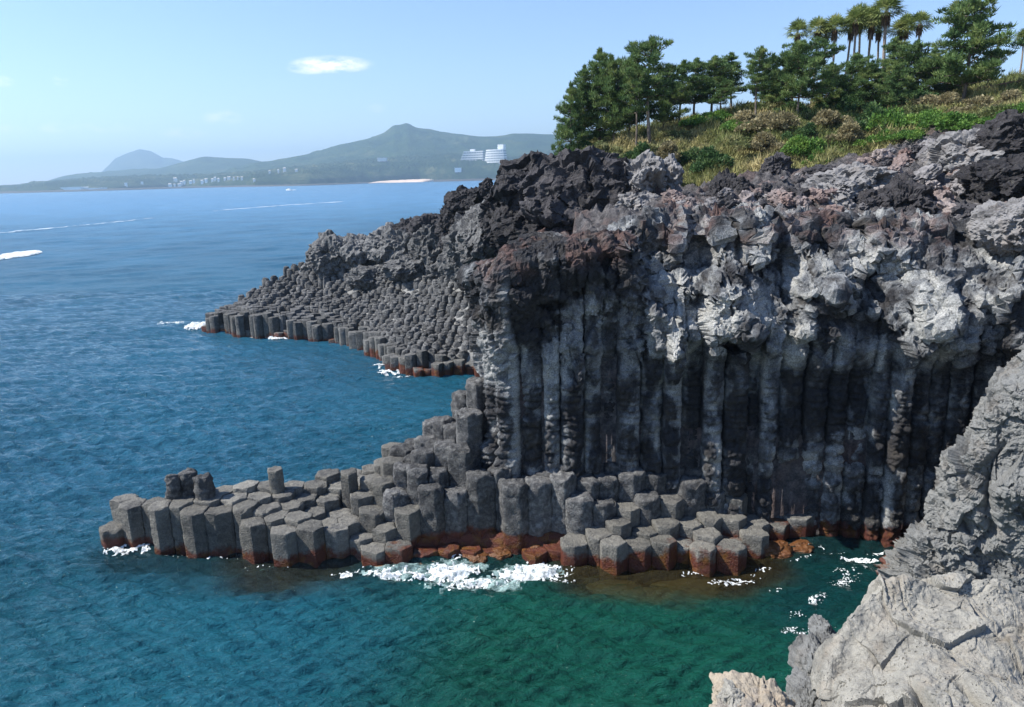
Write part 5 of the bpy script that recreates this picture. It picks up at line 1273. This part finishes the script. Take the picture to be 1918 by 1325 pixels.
ridge('mountain', [(150, 345), (188, 325), (203, 311), (215, 298), (236, 288), (262, 280), (285, 285), (305, 296), (322, 297), (342, 303), (380, 318), (460, 330)], 13500, 1600, 2500, MH, (900, 60), seed=1)
ridge('hills', [(60, 350), (118, 331), (150, 325), (200, 322), (250, 318), (300, 316), (345, 303), (380, 294), (430, 297), (470, 299), (500, 305), (560, 308), (640, 312), (760, 315), (900, 318)], 8200, 1500, 1500, MH, (700, 50), seed=2)
ridge('mountain', [(380, 335), (440, 318), (480, 308), (540, 298), (580, 289), (640, 272), (690, 260), (720, 249), (738, 234), (748, 235), (762, 230), (780, 240), (806, 243), (830, 249), (870, 254), (900, 258), (940, 257), (965, 252), (1000, 252), (1045, 255), (1090, 262), (1200, 275), (1400, 290), (1700, 305)], 7000, 1400, 1500, MH, (600, 75), 420, 90, seed=3)
foot = [((u-959)/FPX, Pz(u, v, 0)[1]) for u, v in [(-400, 376), (-100, 364), (0, 362), (120, 359), (250, 355), (370, 351), (500, 349), (600, 346), (700, 342.5), (800, 339.5), (900, 337), (1000, 334.5), (1200, 329)]]
foot = [(a-.0, b) for a, b in foot]
ridge('coast', [(-500, 362), (-150, 356), (0, 351), (30, 350), (60, 344), (110, 340), (180, 335), (260, 331), (330, 330), (400, 328), (460, 324), (520, 318), (600, 309), (680, 300), (760, 295), (840, 289), (900, 292), (960, 296), (1020, 286), (1080, 278), (1200, 272), (1500, 280)], 5900, 0, 900, MC, (300, 10), 900, 60, seed=4, wood=26, foot=foot, powr=.38)
# shore strip: dark rocks and the sand beach
def strip(name, pts_, h, mat, kind='structure', label=None, cat=None):
    P_ = []
    for (u, v, wv) in pts_:
        a = Pz(u, v, 0); b = Pz(u, v-wv*.5, h*.7); c_ = Pz(u, v-wv, h)
        c_ = np.array([c_[0], min(c_[1], a[1]+900), c_[2]])
        P_.append([a+np.array([0, 0, -3]), a+np.array([0, -1, .5]), PY(u, v-wv*.55, a[1]+60), PY(u, v-wv, a[1]+130), PY(u, v-wv, a[1]+400)-np.array([0, 0, 12])])
    C = np.array(P_); n1 = 300
    C = np.array([catmull(C[:, j], n1) for j in range(C.shape[1])]).transpose(1, 0, 2)
    C[..., 2] += 2.0*perlin(C.reshape(-1, 3)/45, 4).reshape(C.shape[:2])*np.array([0, 0, 1, 1, 0])[None]
    return obj(name, mesh_from(name, C.reshape(-1, 3), gridfaces(n1, 5), True, None, mat), kind=kind)
kd_ = M('shore rock'); kd_.out(kd_.mix(kd_.noise(.03, 6), (.030, .028, .026), (.10, .095, .085))); kn = M('beach sand'); kn.out(kn.mix(kn.noise(.05), (.55, .42, .32), (.66, .53, .42)))
strip('shore', [(-200, 368, 4), (0, 363, 4), (200, 357.5, 3.5), (400, 351.5, 3), (560, 348.5, 3), (690, 344, 2.5)], 6, kd_.m)
strip('beach', [(690, 344, 1.2), (720, 343, 4), (760, 342, 5), (800, 341, 5.5), (815, 340, 2)], 6, kn.m)
strip('shore', [(812, 341, 4), (860, 339.8, 4), (930, 338, 4), (1100, 334, 4)], 6, kd_.m)

# cluster of far white houses
kwl = M('white plaster', .8); kwl.out((.82, .82, .79)); kro = M('house roof', .8); kro.out(kro.mix(kro.noise(.1), (.42, .40, .36), (.55, .50, .44)))
khw, khr = kwl.m, kro.m
kgl = M('window glass', .25, .5); kgl.out((.06, .08, .10)); MGL = kgl.m
rh = random.Random(5)
_cv = np.array([c_ for o_ in COL.objects if o_.name.startswith('coast') for c_ in [v_.co[:] for v_ in o_.data.vertices]])
_cu = np.array([(959+FPX*((d_@_R)/(d_@_FW)), 662.5-FPX*((d_@_U)/(d_@_FW))) for d_ in (_cv-EYE)])
def coastY(u, v):
    d_ = np.abs(_cu[:, 0]-u)*.5+np.abs(_cu[:, 1]-v)
    k_ = np.where(d_ < 3.0)[0]
    return float(_cv[k_, 1].min())-4 if len(k_) else None
def house(u, v, Y, wpx, hpx, lb, grp, name='house', gable=True):
    Y = coastY(u, v) or Y
    c_ = PY(u, v, Y); s_ = Y/FPX; W_, H2 = wpx*s_/2, hpx*s_
    e = obj(name, None, None, lb, name.replace('_', ' '), grp, loc=(c_[0], c_[1], c_[2]))
    obj('wall', mesh_from('wall', *box(-W_, W_, -W_*.7, W_*.7, -14, H2*.75), False, None, khw), e)
    if gable:
        V_ = np.array([(-W_*1.08, -W_*.8, H2*.75), (W_*1.08, -W_*.8, H2*.75), (W_*1.08, W_*.8, H2*.75), (-W_*1.08, W_*.8, H2*.75), (-W_*1.08, 0, H2*1.15), (W_*1.08, 0, H2*1.15)])
        me = mesh_from('roof', V_, [np.array([[0, 1, 5, 4], [2, 3, 4, 5]]), np.array([[1, 2, 5], [3, 0, 4]])], False, None, khr)
    else: me = mesh_from('roof', *box(-W_*1.05, W_*1.05, -W_*.75, W_*.75, H2*.75+.02, H2*.85), False, None, khw)
    obj('roof', me, e)
HP = [(318, 347), (326, 346), (334, 346), (340, 344), (348, 343), (356, 342), (363, 341), (330, 338), (380, 339), (388, 337), (396, 338), (405, 337), (412, 336), (420, 336), (428, 335), (437, 334), (446, 333), (455, 333), (474, 336), (505, 322), (520, 320), (535, 319), (556, 318)]
for i, (u, v) in enumerate(HP):
    u += rh.uniform(-2.5, 2.5); v += rh.uniform(-1.5, 2.5)
    house(u, v, 5150 if u < 480 else 5500, rh.uniform(2.8, 5.6), rh.uniform(2.4, 4.2), 'tiny pale house on the far shore, %s from the left of the seaside village' % ordw(i+1), 'houses of the far seaside village')
house(140, 354.5, 4600, 36, 4.5, 'long low pale shed at the far left shore', 'sheds on the far left shore', 'shed', False)
house(170, 356, 4550, 44, 4.0, 'long low bright white shed right beside the pale one on the far shore', 'sheds on the far left shore', 'shed', False)
house(236, 346, 4800, 4, 4, 'tiny isolated white building on the far shore, left of two', None, 'hut', False)
house(266, 343, 4900, 3.5, 3, 'tiny isolated white building on the far shore, right of two', None, 'hut', False)
house(716, 299, 5800, 16, 3.5, 'long pale building on the wooded hill below the peak', None, 'hall', False)
house(1042, 280, 5700, 6, 7, 'small white block on the hill beside the great outcrop', None, 'block', False)
# two hotels
def hotel(u0, u1, vb, vt, Y, flare, steps, curved, lb, nfl):
    s_ = Y/FPX; c_ = PY((u0+u1)/2, vb, Y); W_ = (u1-u0)*s_/2; H2 = (vb-vt)*s_
    e = obj('hotel', None, None, lb, 'hotel', 'hotels on the far shore', loc=tuple(c_))
    n_ = nfl; fh = H2/n_
    core = []; 
    for i in range(n_):
        z0 = i*fh; f = i/(n_-1)
        if flare: wl = W_*(1.0-.20*f); x0, x1 = -wl, wl*.96
        else: x0, x1 = -W_+steps*W_*1.0*f**1.3, W_*.98
        nn_ = 24; tt_ = np.linspace(0, 1, nn_)
        xs_ = x0+(x1-x0)*tt_; yb = -38+(curved*((tt_*2-1)**2)*38 if curved else 9*np.sin(tt_*3))+(12*f if flare else 6*f)
        def band(z0_, z1_, off, nm, mt):
            a = np.c_[xs_*(1+off/W_*.6), yb-off]; bk = np.c_[xs_, np.full(nn_, 22.)]
            V_ = np.vstack([np.c_[a, np.full(nn_, z0_)], np.c_[a, np.full(nn_, z1_)], np.c_[bk, np.full(nn_, z1_)], np.c_[bk, np.full(nn_, z0_)]])
            i_ = np.arange(4*nn_).reshape(4, nn_); Q = []
            for r_ in range(4):
                r2 = (r_+1) % 4
                for q_ in range(nn_-1): Q.append([i_[r_, q_], i_[r_, q_+1], i_[r2, q_+1], i_[r2, q_]])
            Q += [[i_[0, 0], i_[1, 0], i_[2, 0], i_[3, 0]], [i_[0, -1], i_[3, -1], i_[2, -1], i_[1, -1]]]
            return mesh_from(nm, V_, np.array(Q), False, None, mt)
        obj('window_band', band(z0, z0+fh*.56, 0, 'window_band', MGLB), e)
        obj('balcony', band(z0+fh*.56, z0+fh, 2.2, 'balcony', khw), e)
        # upright fins between the rooms
        fins = [box(xx-1.0, xx+1.0, yy-2.0, yy+6, z0+.02, z0+fh*.56-.02) for xx, yy in list(zip(xs_, yb))[::3 if not flare else 2]]
        fv, ff = merge(fins); obj('fin', mesh_from('fin', fv, ff, False, None, khw), e)
    e.rotation_euler = (0, 0, -.55 if flare else -.25)
    obj('roof_house', mesh_from('roof_house', *box(W_*.28 if flare else -W_*.1, W_*.8 if flare else W_*.25, -14, 18, H2+.3, H2+fh*(1.9 if flare else .9)), False, None, khw), e)
    return e
kgb = M('hotel glass', .3, .5); kgb.out((.16, .19, .22)); MGLB = kgb.m
hotel(862, 908, 319, 286, 5420, False, .45, 0, 'terraced grey hotel stepping down to the left on the far shore', 8)
hotel(906, 953, 321, 283, 5300, True, 0, .5, 'white hotel with flared curved front and roof tower on the far shore', 9)
house(858, 319, 5200, 12, 5, 'low white pavilion left of the two hotels', None, 'pavilion', False)

# ================================================================== BOATS
def boat(p, L_, label, group=None):
    e = obj('motor_boat', None, None, label, 'boat', group, loc=p)
    n_ = 12; t = np.linspace(0, 1, n_); wd_ = L_*.15*np.sqrt(np.clip(1-t**3, 0, 1))+.02
    V_ = []
    for ti, wi in zip(t, wd_):
        xx = (ti-.5)*L_; sh = .08*L_*(1+.5*ti**2)
        V_ += [(xx, -wi, sh), (xx, -wi*.75, -.02*L_), (xx, 0, -.05*L_), (xx, wi*.75, -.02*L_), (xx, wi, sh)]
    V_ = np.array(V_); Q = gridfaces(n_, 5)
    i = np.arange(n_*5).reshape(n_, 5); dk = np.array([[i[a, 0], i[a, 4], i[a+1, 4], i[a+1, 0]] for a in range(n_-1)]+[[i[0, 0], i[0, 1], i[0, 3], i[0, 4]]])
    obj('hull', mesh_from('hull', V_, [Q, dk], False, None, khw), e)
    cb_ = obj('cabin', mesh_from('cabin', *box(-L_*.18, L_*.14, -L_*.09, L_*.09, L_*.085, L_*.20), False, None, khw), e)
    obj('window_band', mesh_from('window_band', *box(-L_*.16, L_*.145, -L_*.093, L_*.093, L_*.13, L_*.17), False, None, MGL), e)
    obj('canopy', mesh_from('canopy', *box(-L_*.3, L_*.1, -L_*.1, L_*.1, L_*.22, L_*.235), False, None, khw), e)
    return e
pb = Pz(541, 357, 0)
b = boat((pb[0], pb[1], .2), 22, 'white motor boat out in the bay below the far hills'); b.rotation_euler = (0, 0, 2.6)
foam('foam', 'small white bow wave around the motor boat in the bay', pb[0]-26, pb[0]+26, pb[1]-40, pb[1]+60, 2.0, blobs([(pb[0]+4, pb[1]+10, 15, 26, 0, 1.2)]), 'foam on the water', thick=1.0, seed=40, scale=.05, zfn=flat)

# ================================================================== AIR
kh = bpy.data.materials.new('haze'); kh.use_nodes = True; t_ = kh.node_tree
t_.nodes.remove(t_.nodes['Principled BSDF'])
pv = t_.nodes.new('ShaderNodeVolumePrincipled'); pv.inputs['Density'].default_value = .00011; pv.inputs['Color'].default_value = (.52, .76, 1.0, 1); pv.inputs['Anisotropy'].default_value = .35
t_.links.new(pv.outputs[0], t_.nodes['Material Output'].inputs['Volume'])
obj('haze', mesh_from('haze', *box(-17000, 17000, -300, 17500, -9, 720), False, None, kh), kind='stuff', label='pale blue sea haze filling the air over the bay', cat='haze')
